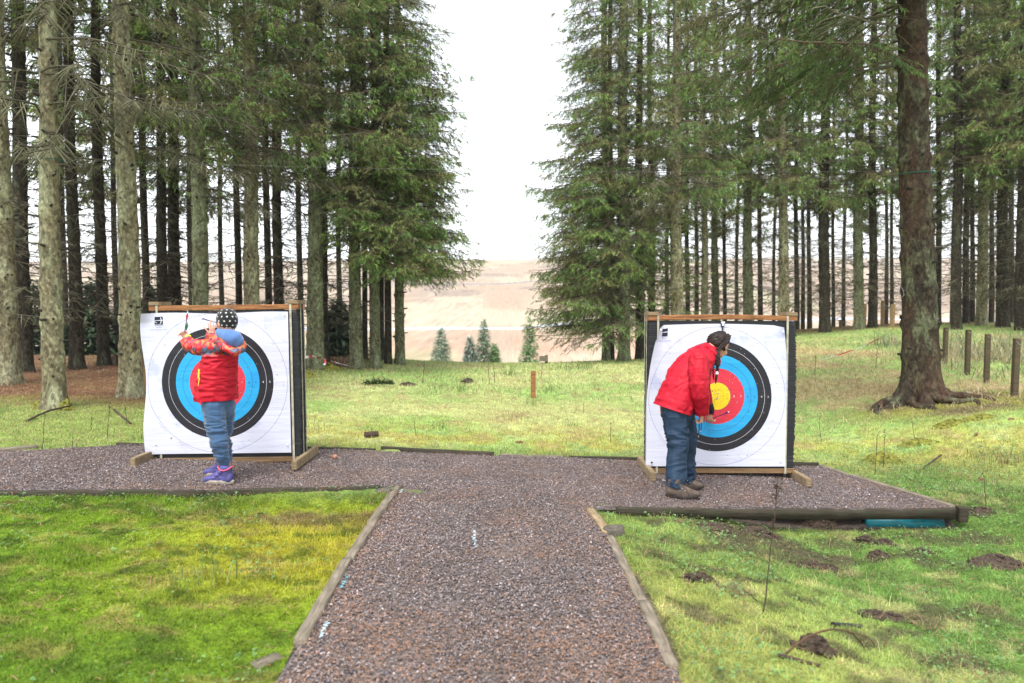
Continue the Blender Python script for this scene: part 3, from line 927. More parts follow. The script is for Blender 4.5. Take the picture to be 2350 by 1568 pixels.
# px at the base, distance, radius, bark, crown, dead limbs, lean (deg), turn, label
TREES = [
 (12, 12.2, .16, 'pale', 'tall0', 0, 0, 0, "pale lichen-covered spruce trunk cut by the left edge of the photo"),
 (55, 14.4, .13, 'dark', 'tall1', 1, 0, 1, "dark spruce trunk just left of the leftmost full pale trunk with knots"),
 (121, 9.5, .112, 'pale', 'tall0', 4, 0, 0, "nearest left pale knotty spruce with mossy foot and green cord round it"),
 (174, 15.2, .12, 'dark', 'tall1', 2, 0, 2, "brown spruce trunk directly right of the mossy-footed pale spruce"),
 (235, 16.0, .105, 'dark', 'far0', 3, 0, 3, "dark slender spruce midway between the two big pale trunks on the left"),
 (297, 10.6, .127, 'pale', 'tall1', 5, 0, 0, "large pale spruce standing just left of the left archery target"),
 (337, 18.5, .09, 'dark', 'far1', 0, 0, 4, "thin dark spruce rising behind the left target's top left corner"),
 (376, 17.0, .11, 'dark', 'far2', 1, 0, 1, "dark spruce, left one of the close dark pair behind the left target"),
 (404, 17.6, .14, 'dark', 'high2', 2, 0, 2.2, "wider dark spruce, right one of the close dark pair behind the left target"),
 (459, 14.0, .135, 'green', 'high0', 4, 0, .4, "greenish pale spruce rising behind the child's raised arrow"),
 (549, 20.0, .09, 'dark', 'far1', 3, 0, 2, "narrow dark spruce rising just right of the child's woolly hat"),
 (580, 15.0, .152, 'pale', 'high1', 5, 0, .7, "thick pale spruce rising behind the middle right of the left target"),
 (617, 19.0, .09, 'dark', 'far0', 0, 0, 5, "thin dark spruce immediately right of the thick pale trunk behind the left target"),
 (641, 18.0, .115, 'dark', 'high2', 1, 0, 4, "dark spruce nearest inside the left target's top right corner"),
 (723, 15.9, .155, 'green', 'high0', 5, 0, 1.5, "pale spruce with mossy roots just right of the left target"),
 (742, 18.0, .10, 'dark', 'far2', 2, 0, 0, "dark spruce half hidden behind the pale one right of the left target"),
 (817, 16.7, .135, 'green', 'edgeL0', 3, 0, .2, "greenish spruce with flared foot where the warning tape runs behind grass"),
 (837, 19.5, .07, 'dark', 'edgeL2', None, 0, -.3, "very thin trunk between the flared greenish spruce and its right neighbour"),
 (861, 16.9, .105, 'green', 'edgeL1', None, 0, 0, "third trunk from the clearing on the left side, broad at its foot"),
 (875, 19.4, .07, 'dark', 'edgeL0', None, 0, .5, "very thin shaded trunk squeezed behind the last three left edge trees"),
 (890, 18.0, .085, 'dark', 'edgeL2', None, 0, .3, "brownish second trunk from the clearing on its left side"),
 (918, 18.0, .10, 'green', 'edgeL1', None, 0, -.25, "last spruce on the clearing's left edge, boughs reaching out over the hill"),
 (1392, 20.5, .105, 'green', 'edgeR0', None, -.5, 0, "first spruce on the right edge of the clearing, needled almost to the ground"),
 (1404, 22.0, .08, 'dark', 'edgeR1', None, -.5, .3, "thin shaded trunk close behind the first spruce right of the clearing"),
 (1433, 19.6, .14, 'green', 'edgeR2', None, -.5, -.2, "green-stained spruce with mossy foot at the clearing's right edge"),
 (1470, 21.5, .12, 'dark', 'edgeR0', None, -.6, .5, "dark spruce just left of the right target's top left corner"),
 (1497, 24.0, .10, 'dark', 'edgeR1', 0, -.8, .8, "dark thin spruce behind the right target's top left corner"),
 (1556, 19.0, .15, 'pale', 'high1', 4, -.8, 2.8, "tall pale spruce rising behind the left part of the right target"),
 (1579, 28.0, .09, 'dark', 'far0', 1, -.8, 0, "thin dark trunk immediately right of the tall pale spruce behind the right target"),
 (1599, 30.0, .09, 'dark', 'far1', 2, -.8, 1, "second thin dark trunk right of the tall pale spruce behind the right target"),
 (1617, 24.0, .10, 'pale', 'high2', 3, -.8, 2, "slim pale spruce rising above the bent adult's back"),
 (1643, 25.0, .115, 'green', 'far2', 0, -.8, 3, "grey-green slim spruce rising above the bent adult's braided head"),
 (1664, 30.0, .08, 'dark', 'far0', 1, -.8, 4, "thin dark trunk right of the grey-green spruce above the adult's head"),
 (1718, 24.0, .145, 'green', 'high0', 2, -.8, 5, "straight green-tinged spruce above the middle of the right target"),
 (1745, 30.0, .10, 'dark', 'far1', 3, -.8, 2, "thin dark spruce directly right of the straight green-tinged one"),
 (1798, 23.0, .14, 'pale', 'high2', 0, -.9, 1, "pale spruce rising at the right target's top right corner"),
 (1829, 30.0, .10, 'dark', 'far2', 1, -1, 3, "first thin trunk right of the pale spruce at the right target's corner"),
 (1843, 34.0, .09, 'dark', 'far0', 2, -1, 0, "second thin trunk right of the pale spruce at the right target's corner"),
 (1858, 32.0, .10, 'dark', 'far1', 3, -1, 6, "thin dark trunk closest left of the thick dark spruce on the brow"),
 (1893, 24.0, .16, 'dark', 'high1', 0, -1, 1.3, "thick nearly black spruce on the brow between the right target and big tree"),
 (1913, 34.0, .08, 'dark', 'far2', 1, -1, 4, "very thin trunk immediately right of the thick nearly black spruce"),
 (1971, 24.0, .145, 'green', 'high0', 2, -1, .3, "brown-green spruce standing behind the leftmost far fence posts"),
 (2003, 24.5, .13, 'dark', 'high2', 3, -1, 1.7, "dark spruce rising straight behind the cluster of far fence posts"),
 (2034, 32.0, .08, 'dark', 'far0', 0, -1, 2.6, "left one of two slim dark trunks left of the big red-barked tree"),
 (2047, 33.0, .08, 'dark', 'far1', 1, -1, 3.4, "right one of two slim dark trunks left of the big red-barked tree"),
 (2152, 24.0, .09, 'pale', 'high1', 2, -1, 4, "slim pale trunk showing directly right of the big red-barked tree"),
 (2195, 22.0, .13, 'dark', 'high0', 3, -1, 2.3, "black spruce rising behind the first two fence posts right of the big tree"),
 (2217, 25.0, .10, 'dark', 'far2', 0, -1, .6, "dark olive trunk right beside the black spruce above the fence posts"),
 (2231, 27.0, .08, 'dark', 'far0', 1, -1, 5, "thin dark trunk touching the left side of the mottled pale spruce"),
 (2253, 23.0, .14, 'pale', 'high2', 2, -1, 3.1, "mottled pale spruce near the right edge, above the third fence post"),
 (2275, 26.0, .08, 'dark', 'far1', 3, -1, 1, "thin dark trunk immediately right of the mottled pale spruce"),
 (2301, 22.0, .15, 'dark', 'high1', 0, -1, 0, "wide dark spruce standing over the gap before the rightmost fence post"),
 (2320, 26.0, .09, 'dark', 'far2', 1, -1, 2, "thin dark trunk between the two wide dark spruces at the right edge"),
 (2344, 21.0, .14, 'dark', 'high0', 2, -1, 4.4, "wide dark spruce trunk cut by the right edge of the photo"),
 (2420, 19.0, .14, 'dark', 'high2', 3, -1, 1.1, "spruce outside the right edge whose green boughs hang into the photo's corner"),
]
BARK = {'pale': bark_pale, 'green': bark_green, 'dark': bark_dark}
far_trunks = [trunk_mesh(300 + i, .1, 17, .5, 10, 4, .4, 14, False) for i in range(2)]
CROWN_SCALE = {}
for i, (px, d, r, bk, cr, dl, lean, turn, lab) in enumerate(TREES):
    x = (px - 1175) / F * d * 1.0
    z = hpt(x, d)
    t = thing("spruce_tree", lab, "tree", (x, d, z), "tall spruces around the clearing", (0, math.radians(lean), 0))
    if r >= .1 and d < 26:
        obj("trunk", trunk_mesh(200 + i, r, 16, 1.0 if d < 20 else .6), [BARK[bk], knot_m], t)
    else:
        o = obj("trunk", far_trunks[i % 2], None, t)
        if not o.data.materials: o.data.materials.append(bark_dark)
        o.scale = (r / .1, r / .1, 1)
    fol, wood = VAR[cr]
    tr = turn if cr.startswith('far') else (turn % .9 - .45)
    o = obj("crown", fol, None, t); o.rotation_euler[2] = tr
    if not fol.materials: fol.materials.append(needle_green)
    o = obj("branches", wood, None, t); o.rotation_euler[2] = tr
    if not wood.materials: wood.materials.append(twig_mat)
    if dl is not None:
        me = DEAD[dl]
        if not me.materials: me.materials.append(twig_mat)
        o = obj("dead_branches", me, None, t)
        o.rotation_euler[2] = turn * 1.7

# more of the wood behind, mostly hidden: their boughs fill the gaps high up
rs = random.Random(12)
BACK = [(150, 24), (268, 26), (440, 27), (510, 29), (690, 24), (780, 27), (1530, 33), (1690, 38), (1775, 40), (1935, 38), (2090, 36), (2185, 33), (2290, 34)]
names_b = ["deep in the wood right of the mossy-footed pale spruce", "deep in the wood left of the large pale spruce by the left target",
           "deep in the wood left of the greenish spruce behind the child", "deep in the wood above the child's hat",
           "deep in the wood just left of the mossy-rooted pale spruce", "deep in the wood left of the flared greenish spruce",
           "deep in the wood behind the right target's top left part", "deep in the wood left of the straight green-tinged spruce",
           "deep in the wood left of the pale spruce at the right target's corner", "deep in the wood right of the nearly black spruce",
           "deep in the wood hidden beside the big red-barked tree", "deep in the wood left of the first fence post",
           "deep in the wood left of the wide dark spruce near the right edge"]
for (px, d), nm in zip(BACK, names_b):
    x = (px - 1175) / F * d
    t = thing("spruce_tree", "far spruce " + nm, "tree", (x, d, hpt(x, d)), "tall spruces around the clearing")
    obj("trunk", far_trunks[0], None, t)
    fol, wood = VAR['far%d' % rs.randrange(3)]
    tr = rs.uniform(0, 6)
    obj("crown", fol, None, t).rotation_euler[2] = tr
    obj("branches", wood, None, t).rotation_euler[2] = tr
    obj("dead_branches", DEAD[rs.randrange(4)], None, t).rotation_euler[2] = tr

# the big red-barked tree on the right
BX, BY = 5.47, 10.6
t = thing("spruce_tree", "big red-barked spruce with flared mossy roots right of the right target", "tree", (BX, BY, hpt(BX, BY)), "tall spruces around the clearing", (0, math.radians(-2.4), 0))
obj("trunk", trunk_mesh(77, .208, 18, 2.3, 34, 6, .5), [bark_red, knot_m], t)
fol, wood = branch_set(401, 5.8, 13, 3.6, 15, 170, math.pi + .3, .62, 4.35, droop=.34, brown=.4, rdead=.22, base_r=.22, zc=6, Lmin=1.0, gain=.62, rib=(.04, .085), ribw=(.007, .012), ribstep=.011, twig_step=.05)  # gain darkens the needle colour to paint in shade under the canopy
obj("crown", fol, needle_green, t); obj("branches", wood, twig_mat, t)
# surface roots
bm = bmesh.new()
for az, ln, r0 in ((math.pi + .25, .62, .07), (-1.2, .5, .05), (-.7, .6, .05), (-.1, .38, .06), (-2.1, .3, .05)):
    pts = []; rd = []
    for k in range(12):
        s = k / 11
        a = az + .35 * math.sin(s * 4 + az)
        rr = .28 + ln * s
        x, y = math.cos(a) * rr, math.sin(a) * rr
        pts.append((x, y, hpt(BX + x, BY + y) - hpt(BX, BY) + .085 * (1 - s) + .012 * math.sin(s * 9) - .02 + .01))
        rd.append(r0 * (1 - .75 * s) + .008)
    add_tube(bm, pts, rd, 9)
ro = obj("roots", bm_mesh("roots", bm, True), bark_red, t)
ro.rotation_euler = (0, math.radians(2.4), 0)

# small spruces in the hollow below the moor
def small_spruce(seed, H, W):
    rs_ = np.random.default_rng(seed)
    P_, D_ = [], []
    n = int(3800)
    z = H * (1 - rs_.random(n) ** .55) ; a = rs_.uniform(0, 6.28, n)
    R = W * (1 - z / H) ** .9 * (.35 + 1.25 * fbm(a * 1.3, z * 1.6 / H * 4, seed)) + .04
    q = rs_.random(n) ** .45
    x = np.cos(a) * R * q; y = np.sin(a) * R * q
    el = rs_.uniform(-.5, .45, n)
    tint = np.array(((.20, .34, .13), (.26, .36, .24), (.32, .39, .32), (.05, .085, .035))[3 if seed > 8 else seed % 3])[None] * rs_.uniform(.6, 1.4, (n, 1)) + rs_.uniform(0, .03, (n, 1))  # first three colours vary by tree and are lightened to paint in haze
    co, f4, f3, tn = slivers(x, y, z + .1, rs_.uniform(.18, .42, n), rs_.uniform(.06, .13, n), el, tint, "", None, .2, a + rs_.normal(0, .4, n), ret=True)
    return arrays_mesh("crown", co, [f4, f3], tn)


for (px, top, d, W, lab, sd2) in ((1110, 733, 52, .95, "tallest small blue-green spruce in the hollow at the centre of the clearing", 1),
                             (1078, 772, 50, .75, "short bushy green spruce left beside the tallest one in the hollow", 2),
                             (1215, 730, 56, 1.1, "pale blue spruce in the hollow at the foot of the right-hand trees", 3),
                             (1012, 752, 54, 1.15, "pale round-headed spruce in the hollow behind the hanging left bough", 4),
                             (1135, 790, 50, .6, "small blue-green spruce right beside the tallest one in the hollow", 6),
                             (655, 770, 60, 1.3, "distant green spruce in the hollow seen between left trunks", 5),
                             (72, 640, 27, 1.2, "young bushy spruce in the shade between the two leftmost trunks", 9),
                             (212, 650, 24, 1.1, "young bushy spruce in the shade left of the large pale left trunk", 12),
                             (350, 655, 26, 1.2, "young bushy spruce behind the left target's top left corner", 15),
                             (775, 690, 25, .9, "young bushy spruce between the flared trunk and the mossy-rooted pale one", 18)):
    x = (px - 1175) / F * d
    z = hpt(x, d); zt = P(px, top, d).z
    t = thing("small_spruce", lab, "tree", (x, d, z), "small spruces in the hollow")
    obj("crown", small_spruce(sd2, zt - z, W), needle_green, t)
    bm = bmesh.new(); add_tube(bm, [(0, 0, -.2), (0, 0, (zt - z) * .8)], [.09, .02], 7)
    obj("trunk", bm_mesh("trunk", bm, True), bark_dark, t)
# ------------------------------------------------------------------ timber edging
wood_grey = mat_wood("weathered_timber", (0.085, 0.068, 0.05), (0.24, 0.20, 0.15), (0.06, 0.06, 0.035), 0.6)
wood_dark = mat_wood("dark_damp_timber", (0.014, 0.011, 0.008), (0.055, 0.042, 0.028), (0.03, 0.04, 0.018), 0.6)
wood_brown = mat_wood("brown_timber", (0.10, 0.055, 0.025), (0.26, 0.16, 0.08), (0.08, 0.07, 0.035), 0.35)
wood_pale = mat_wood("pale_timber", (0.15, 0.105, 0.06), (0.32, 0.24, 0.14), (0.07, 0.06, 0.03), 0.6)
wood_orange = mat_wood("orange_timber", (0.14, 0.05, 0.02), (0.36, 0.17, 0.065), (0.06, 0.035, 0.02), 0.6)


def plank_mesh(name, L, w, h, seed=0, rough=.004):
    """board along x from 0 to L, top at z = 0"""
    rs = np.random.default_rng(seed)
    n = max(4, int(L / .06))
    xs = np.linspace(0, L, n)
    prof = [(-w / 2, -h), (w / 2, -h), (w / 2, -.006), (w / 2 - .005, 0), (-w / 2 + .005, 0), (-w / 2, -.006)]
    co = []
    for i, x in enumerate(xs):
        top = rough * 2.2 * (vnoise(x * 2.2, seed * 1.7, 3) - .5) * 2
        chip = -.012 if rs.random() < .05 else 0
        for (yy, zz) in prof:
            co.append((x, yy + rs.normal(0, rough * .3) + .006 * math.sin(x * 1.5 + seed), zz + (top + chip + rs.normal(0, rough * .2) if zz > -.01 else 0)))
    k = len(prof)
    a = np.arange(n * k).reshape(n, k); b_ = np.roll(a, -1, 1)
    f = np.stack([a[:-1], b_[:-1], b_[1:], a[1:]], -1).reshape(-1, 4)
    caps = np.array([list(range(k))[::-1], [(n - 1) * k + j for j in range(k)]])
    return arrays_mesh(name, np.array(co, float), [f, caps])


def kerb(label, a, b, w, h, mat, seed, lift=.018, name="timber_edging", group="timber boards edging the gravel"):
    a = Vector(a); b = Vector(b)
    a.z += lift; b.z += lift
    d = b - a
    o = obj(name, plank_mesh(name, d.length, w, h, seed), mat)
    o.location = a
    o.rotation_euler = (0, -math.atan2(d.z, math.hypot(d.x, d.y)), math.atan2(d.y, d.x))
    tag(o, label, "board", group)
    return o


def hv(x, y): return Vector((x, y, float(hg(x))))


yl = lambda x: float(poly_y(PL_FRONT, x))
kerb("long dark board edging the front of the gravel below the child", hv(-5.2, yl(-5.2) - .02), hv(-2.2, yl(-2.2) - .02), .045, .12, wood_dark, 1)
kerb("mossy board edging the front of the gravel, ending at the left path kerb", hv(-2.19, yl(-2.19) - .02), hv(CR_L.x - .13, CR_L.y - .02), .045, .12, wood_dark, 2)
mid = PATH_L[1].lerp(PATH_L[2], .25)
kerb("grey board along the path's left side, the far length touching the platform", hv(CR_L.x, CR_L.y + .03), hv(PATH_L[1].x, PATH_L[1].y), .055, .11, wood_grey, 3, .022)
kerb("grey board along the path's left side, the near length", hv(PATH_L[1].x - .002, PATH_L[1].y - .01), hv(PATH_L[2].x, PATH_L[2].y), .055, .11, wood_grey, 4, .022)
kerb("broken dark board end lying where the left path kerb stops in needles", hv(PATH_L[2].x + .0, PATH_L[2].y - .04), hv(PATH_L[3].x + .04, PATH_L[3].y - .1), .035, .1, wood_dark, 5, -.002)
p = G(580, 1532); q = G(640, 1508)
kerb("short grey board scrap lying in the moss left of the path's near end", p, q, .07, .04, wood_grey, 6, .012)
kerb("narrow pale board along the path's right side, the short far length", hv(PATH_R[0].x, PATH_R[0].y), hv(G(1392, 1226, True).x, G(1392, 1226, True).y), .06, .11, wood_pale, 7, .012)
g1 = G(1398, 1236, True); g2 = G(1476, 1385, True); g3 = G(1545, 1535, True)
kerb("grey board along the path's right side, the middle length", hv(g1.x, g1.y), hv(g2.x, g2.y), .05, .11, wood_grey, 8, .015)
kerb("grey board along the path's right side, the length nearest the camera", hv(g2.x, g2.y - .01), hv(g3.x, g3.y), .055, .11, wood_grey, 9, .015)
kerb("thick dark beam edging the front of the gravel below the right target", hv(.75, yl(.75) - .03), hv(3.36, yl(3.36) - .03), .045, .076, wood_dark, 10, .014)
e = G(2183, 1168, True)
bm = bmesh.new(); add_box(bm, -.035, .035, -.035, .04, -.085, .026, .005)
o = obj("corner_post", bm_mesh("corner_post", bm), wood_dark); o.location = (3.42, yl(3.42) - .02, float(hg(3.42)))
tag(o, "square dark corner block at the right end of the thick front beam", "post")
kerb("narrow weathered board on the platform's slanting right side", hv(3.40, yl(3.4) + .08), hv(2.98, 7.62), .05, .1, wood_grey, 11, .02)
kerb("dark board along the back of the gravel, right of the right target", hv(2.3, 7.64), hv(2.96, 7.64), .045, .1, wood_dark, 12, .03)
kerb("dark board along the back of the gravel, left of the right target", hv(.55, 7.62), hv(1.35, 7.66), .045, .1, wood_dark, 13, .012)
kerb("raised dark board at the middle of the gravel's back edge", hv(-1.25, 7.56), hv(-.17, 7.56), .045, .1, wood_dark, 14, .032)
kerb("thin pale board along the gravel's back edge right of centre", hv(-.12, 7.57), hv(.5, 7.63), .03, .1, wood_grey, 15, .01)
kerb("dark board along the gravel's back edge, right of the left target", hv(-2.0, 7.5), hv(-1.3, 7.56), .03, .1, wood_dark, 16, .012)
kerb("dark board along the gravel's back edge, left of the left target", hv(-3.7, 7.42), hv(-2.9, 7.46), .045, .1, wood_dark, 17, .015)
kerb("slanting grey board at the far left corner of the gravel", hv(-4.95, 6.75), hv(-4.35, 7.25), .08, .1, wood_grey, 18, .012)
# turquoise pipe under the beam
bm = bmesh.new()
pa = Vector((2.70, yl(2.7) + .06, float(hg(2.6)) - .125)); pb = Vector((3.3, yl(3.3) + .05, float(hg(3.3)) - .12))
add_tube(bm, [pa, pa.lerp(pb, .5), pb], .045, 18)
o = obj("pipe", bm_mesh("pipe", bm, True), mat_plain("turquoise_plastic", (0.008, 0.13, 0.16), .45, .25, 9))
tag(o, "turquoise plastic pipe lying under the right end of the front beam", "pipe")

# ------------------------------------------------------------------ targets
def text_mesh(txt, size, align='CENTER'):
    cu = bpy.data.curves.new("t", 'FONT')
    cu.body = txt; cu.size = size; cu.align_x = align; cu.align_y = 'CENTER'; cu.resolution_u = 3
    o = bpy.data.objects.new("t", cu); COL.objects.link(o)
    me = bpy.data.meshes.new_from_object(o.evaluated_get(bpy.context.evaluated_depsgraph_get()))
    bpy.data.objects.remove(o)
    return me


foam, nt, b = newmat("black_foam")
v = coords(nt, "Object", (2, 2, 75))
n1 = noise_node(nt, 1.2, 3, .6, v)
r1 = ramp_node(nt, n1.outputs[0], [(0.3, (0.005, 0.006, 0.007)), (0.6, (0.014, 0.016, 0.018)), (0.75, (0.05, 0.053, 0.052))])
nt.links.new(r1.outputs[0], b.inputs["Base Color"]); b.inputs["Roughness"].default_value = .75
bump(nt, b, n1.outputs[0], .6, .004)
strap_m = mat_plain("grey_webbing", (0.36, 0.34, 0.26), .8, .35, 14)
ink = mat_plain("black_ink", (0.012, 0.012, 0.03), .6, .1)
ink_grey = mat_plain("grey_ink", (0.16, 0.16, 0.34), .6, .1)
ink_white = mat_plain("white_ink", (0.66, 0.66, 0.72), .6, .05)
ink_red = mat_plain("red_ink", (0.45, 0.01, 0.03), .6, .05)
ink_pale = mat_plain("pale_ink", (0.42, 0.42, 0.52), .6, .05)
nail_m = mat_plain("white_plastic", (0.75, 0.76, 0.8), .35, .05)
black_m = mat_plain("black_plastic", (0.012, 0.012, 0.014), .4, .1)


def face_material(k):
    m, nt, b = newmat("target_paper")
    tc = nt.nodes.new("ShaderNodeTexCoord")
    uv = nt.nodes.new("ShaderNodeUVMap"); uv.uv_map = "flat"
    ln = nt.nodes.new("ShaderNodeVectorMath"); ln.operation = 'LENGTH'
    nt.links.new(uv.outputs[0], ln.inputs[0])
    white = (.53, .54, .63); black = (.014, .013, .018); blue = (.018, .31, .60); red = (.56, .028, .05); gold = (.72, .50, .012)
    dk = (.05, .05, .12)
    S = .0610; w = .0017
    st = [(0, gold), (S * .5 - w, (.45, .33, .03)), (S * .5, gold), (S - w, (.35, .26, .02)), (S, gold), (2 * S - w, dk), (2 * S, red), (3 * S - w, (.22, .01, .03)), (3 * S, red),
          (4 * S, blue), (5 * S - w, (.02, .06, .16)), (5 * S, blue), (6 * S, black), (7 * S - w * 1.6, (.55, .55, .6)), (7 * S + w * .6, black), (8 * S, white),
          (9 * S - w, (.30, .30, .42)), (9 * S, white), (10 * S - w * 1.3, (.12, .12, .26)), (10 * S, white)]
    mr = nt.nodes.new("ShaderNodeMath"); mr.operation = 'DIVIDE'; mr.inputs[1].default_value = 0.7
    nt.links.new(ln.outputs["Value"], mr.inputs[0])
    r = ramp_node(nt, mr.outputs[0], [(p_ / .7, c_) for p_, c_ in st], 'CONSTANT')
    # damp stains
    n2 = noise_node(nt, 5, 5, .6, tc.outputs["Object"])
    f2 = ramp_node(nt, n2.outputs[0], [(.56, (1, 1, 1)), (.64, (.82, .85, .96))])
    c = mixc(nt, 1.0, r.outputs[0], f2.outputs[0], 'MULTIPLY')
    nt.links.new(c, b.inputs["Base Color"])
    b.inputs["Roughness"].default_value = .5
    b.inputs["Specular IOR Level"].default_value = .35
    # the foam layers show through as fine ripples
    mp = nt.nodes.new("ShaderNodeMapping"); mp.inputs["Scale"].default_value = (2.2, 1, 22)
    nt.links.new(tc.outputs["Object"], mp.inputs[0])
    nn = noise_node(nt, 1.3, 3, .55, mp.outputs[0])
    bump(nt, b, nn.outputs[0], .30, .012)
    return m


face_m = face_material(1)


def disc(bm, c, r, n=8, y=0, sx=1, sz=1, mi=0):
    vs = [bm.verts.new((c[0] + r * sx * math.cos(2 * math.pi * k / n), y, c[1] + r * sz * math.sin(2 * math.pi * k / n))) for k in range(n)]
    f = bm.faces.new(vs); f.material_index = mi


def quad2(bm, pts, y, mi=0):
    f = bm.faces.new([bm.verts.new((a, y, b_)) for a, b_ in pts]); f.material_index = mi


def target(side, d, xl, xr, yt, yb, pl, pr, pt, pb, cc, rb, label):
    X = lambda px: (px - 1175) / F * d
    Zp = lambda py: P(1175, py, d).z
    x0, x1 = X(xl), X(xr); z1, z0 = Zp(yt), Zp(yb)
    cx = (x0 + x1) / 2
    gz0 = float(hg(cx))
    t = thing("archery_target", label, "archery target", (cx, d, gz0), "archery targets on the gravel", (0, -.012 if side == 'L' else .002, 0))
    hw = (x1 - x0) / 2; zb, zt = z0 - gz0, z1 - gz0
    TH = .205
    rs = random.Random(5 if side == 'L' else 9)
    # foam layers
    bm = bmesh.new()
    n = 86
    for i in range(n):
        a = zb + (zt - zb) * i / n; e = zb + (zt - zb) * (i + 1) / n
        j = [rs.uniform(-.005, .005) for _ in range(4)]
        bulge = -.006 * math.sin(math.pi * i / n)
        add_box(bm, -hw + j[0] + bulge, hw + j[1] - bulge * (2 if side == 'R' else 1), .004 + abs(j[2]) * .4, TH + j[3], a + .0009, e - .0009)
    obj("foam_boss", bm_mesh("foam_boss", bm), foam, t)
    # beams, sagging very slightly at the ends
    for nm, z, h, mt in (("top_beam", zt, .042, wood_orange), ("bottom_beam", zb - .046, .044, wood_brown)):
        bm = bmesh.new()
        for yy in ((-.004, .05), (TH - .045, TH + .008)):
            r = bmesh.ops.create_grid(bm, x_segments=14, y_segments=1, size=.5)
            bmesh.ops.delete(bm, geom=r['verts'], context='VERTS')
            nn_ = 14
            vs = []
            for k in range(nn_ + 1):
                u = k / nn_; x = -hw - .012 + u * (2 * hw + .024)
                arch = .012 * math.sin(math.pi * u) if nm == "top_beam" and side == 'R' else 0
                vs.append([bm.verts.new((x, y_, z + .002 + zz + arch)) for y_, zz in ((yy[0], 0), (yy[1], 0), (yy[1], h), (yy[0], h))])
            for k in range(nn_):
                for q in range(4):
                    bm.faces.new((vs[k][q], vs[k][(q + 1) % 4], vs[k + 1][(q + 1) % 4], vs[k + 1][q]))
            bm.faces.new(vs[0]); bm.faces.new(vs[-1])
        bmesh.ops.bevel(bm, geom=[e_ for e_ in bm.edges if e_.calc_face_angle(0) > .9], offset=.003, segments=1, affect='EDGES')
        obj(nm, bm_mesh(nm, bm), mt, t)
    for s in (-1, 1):
        bm = bmesh.new()
        add_box(bm, -.047, .047, -.012, TH + .03, 0, .032, .004)
        o = obj("end_block", bm_mesh("end_block", bm), wood_pale, t); o.location = (s * (hw - .035), 0, zt + .046)
        bm = bmesh.new()
        add_box(bm, -.022, .022, -.335, .42, .0, .072, .004, .002)
        o = obj("foot", bm_mesh("foot", bm), wood_pale, t)
        o.location = (s * (hw + (.035 if side == 'L' else .012)), 0, float(hg(cx + s * hw)) - gz0 + .004)
        # webbing strap round front, top and back
        bm = bmesh.new()
        xs_ = s * (hw - .055)
        if side == 'R': xs_ = s * (hw - .075)
        w_ = .009
        add_box(bm, xs_ - w_, xs_ + w_, -.0085, -.0055, zb - .048, zt + .045)
        add_box(bm, xs_ - w_, xs_ + w_, -.0085, TH + .013, zt + .0581, zt + .061)
        add_box(bm, xs_ - w_, xs_ + w_, TH + .010, TH + .013, zb - .048, zt + .058)
        obj("strap", bm_mesh("strap", bm), strap_m, t)
        bm = bmesh.new()
        for yy in (.07, TH - .035):
            add_box(bm, s * (hw + .0135) - .0015, s * (hw + .0135) + .0015, yy - .007, yy + .007, zb - .02, zt + .045)
        o = obj("side_strap", bm_mesh("side_strap", bm), strap_m, t)
    # paper
    px0, px1 = X(pl) - cx, X(pr) - cx; pz1, pz0 = Zp(pt) - gz0, Zp(pb) - gz0
    ccx, ccz = X(cc[0]) - cx, Zp(cc[1]) - gz0
    k = rb / F * d / .488           # printed scale
    N = 70

    def warp(x, z):
        """where a point of the flat sheet ends up on the curling paper"""
        u = (x - px0) / (px1 - px0); v_ = (z - pz0) / (pz1 - pz0)
        y = -.0125 - .0022 * (vnoise(x * 3 + 5, z * 9, 2) - .5) * 2
        if side == 'R':
            cl = max(0, v_ - .45) / .55
            el_ = max(0, .10 - u) / .10 * cl ** 1.3; er = max(0, u - .90) / .10 * cl ** 1.8
            x = x + .075 * el_ * cl - .045 * er * cl + .030 * (1 - u) ** 3 * cl
            y -= .05 * el_ ** 1.2 + .04 * er ** 1.2
            z = z + .018 * math.sin(u * math.pi) * v_ - .012 * er - .02 * el_ * (v_ > .9)
        else:
            el_ = max(0, .09 - u) / .09
            x = x - .012 * math.sin(v_ * 9) * el_ - .01 * el_
            y -= .03 * el_ ** 1.3 * (.5 + .5 * math.sin(v_ * 7 + 1))
            c2 = max(0, v_ - .93) / .07 * max(0, .085 - u) / .085
            z = z + .006 * math.sin(u * 9) * v_; y -= .035 * c2; x = x + .02 * c2
        return x, float(y), z

    def onto(me_, loc=(0, 0)):
        """lay printed shapes on the sheet"""
        for v_ in me_.vertices:
            x_, y_, z_ = warp(v_.co.x + loc[0] + ccx, v_.co.z + loc[1] + ccz)
            v_.co = Vector((x_ - ccx, y_ - .0022 + v_.co.y, z_ - ccz))
        return me_

    co = []; uvs = []
    for j in range(N + 1):
        for i in range(N + 1):
            x = px0 + (px1 - px0) * i / N; z = pz0 + (pz1 - pz0) * j / N
            x2, y2, z2 = warp(x, z)
            co.append((x2 - ccx, y2, z2 - ccz)); uvs.append(((x - ccx) / k, (z - ccz) / k))
    a = np.arange((N + 1) ** 2).reshape(N + 1, N + 1)
    f = np.stack([a[:-1, :-1], a[:-1, 1:], a[1:, 1:], a[1:, :-1]], -1).reshape(-1, 4)
    me = arrays_mesh("target_face", co, [f], None, True)
    ul = me.uv_layers.new(name="flat")
    uv = np.array(uvs)[f.ravel()]
    ul.data.foreach_set("uv", uv.ravel().astype(np.float32))
    face = obj("target_face", me, face_m, t)
    face.location = (ccx, 0, ccz)
    # printed numbers, emblem and wording (printed on the sheet, a hair in front of it)
    Y = 0
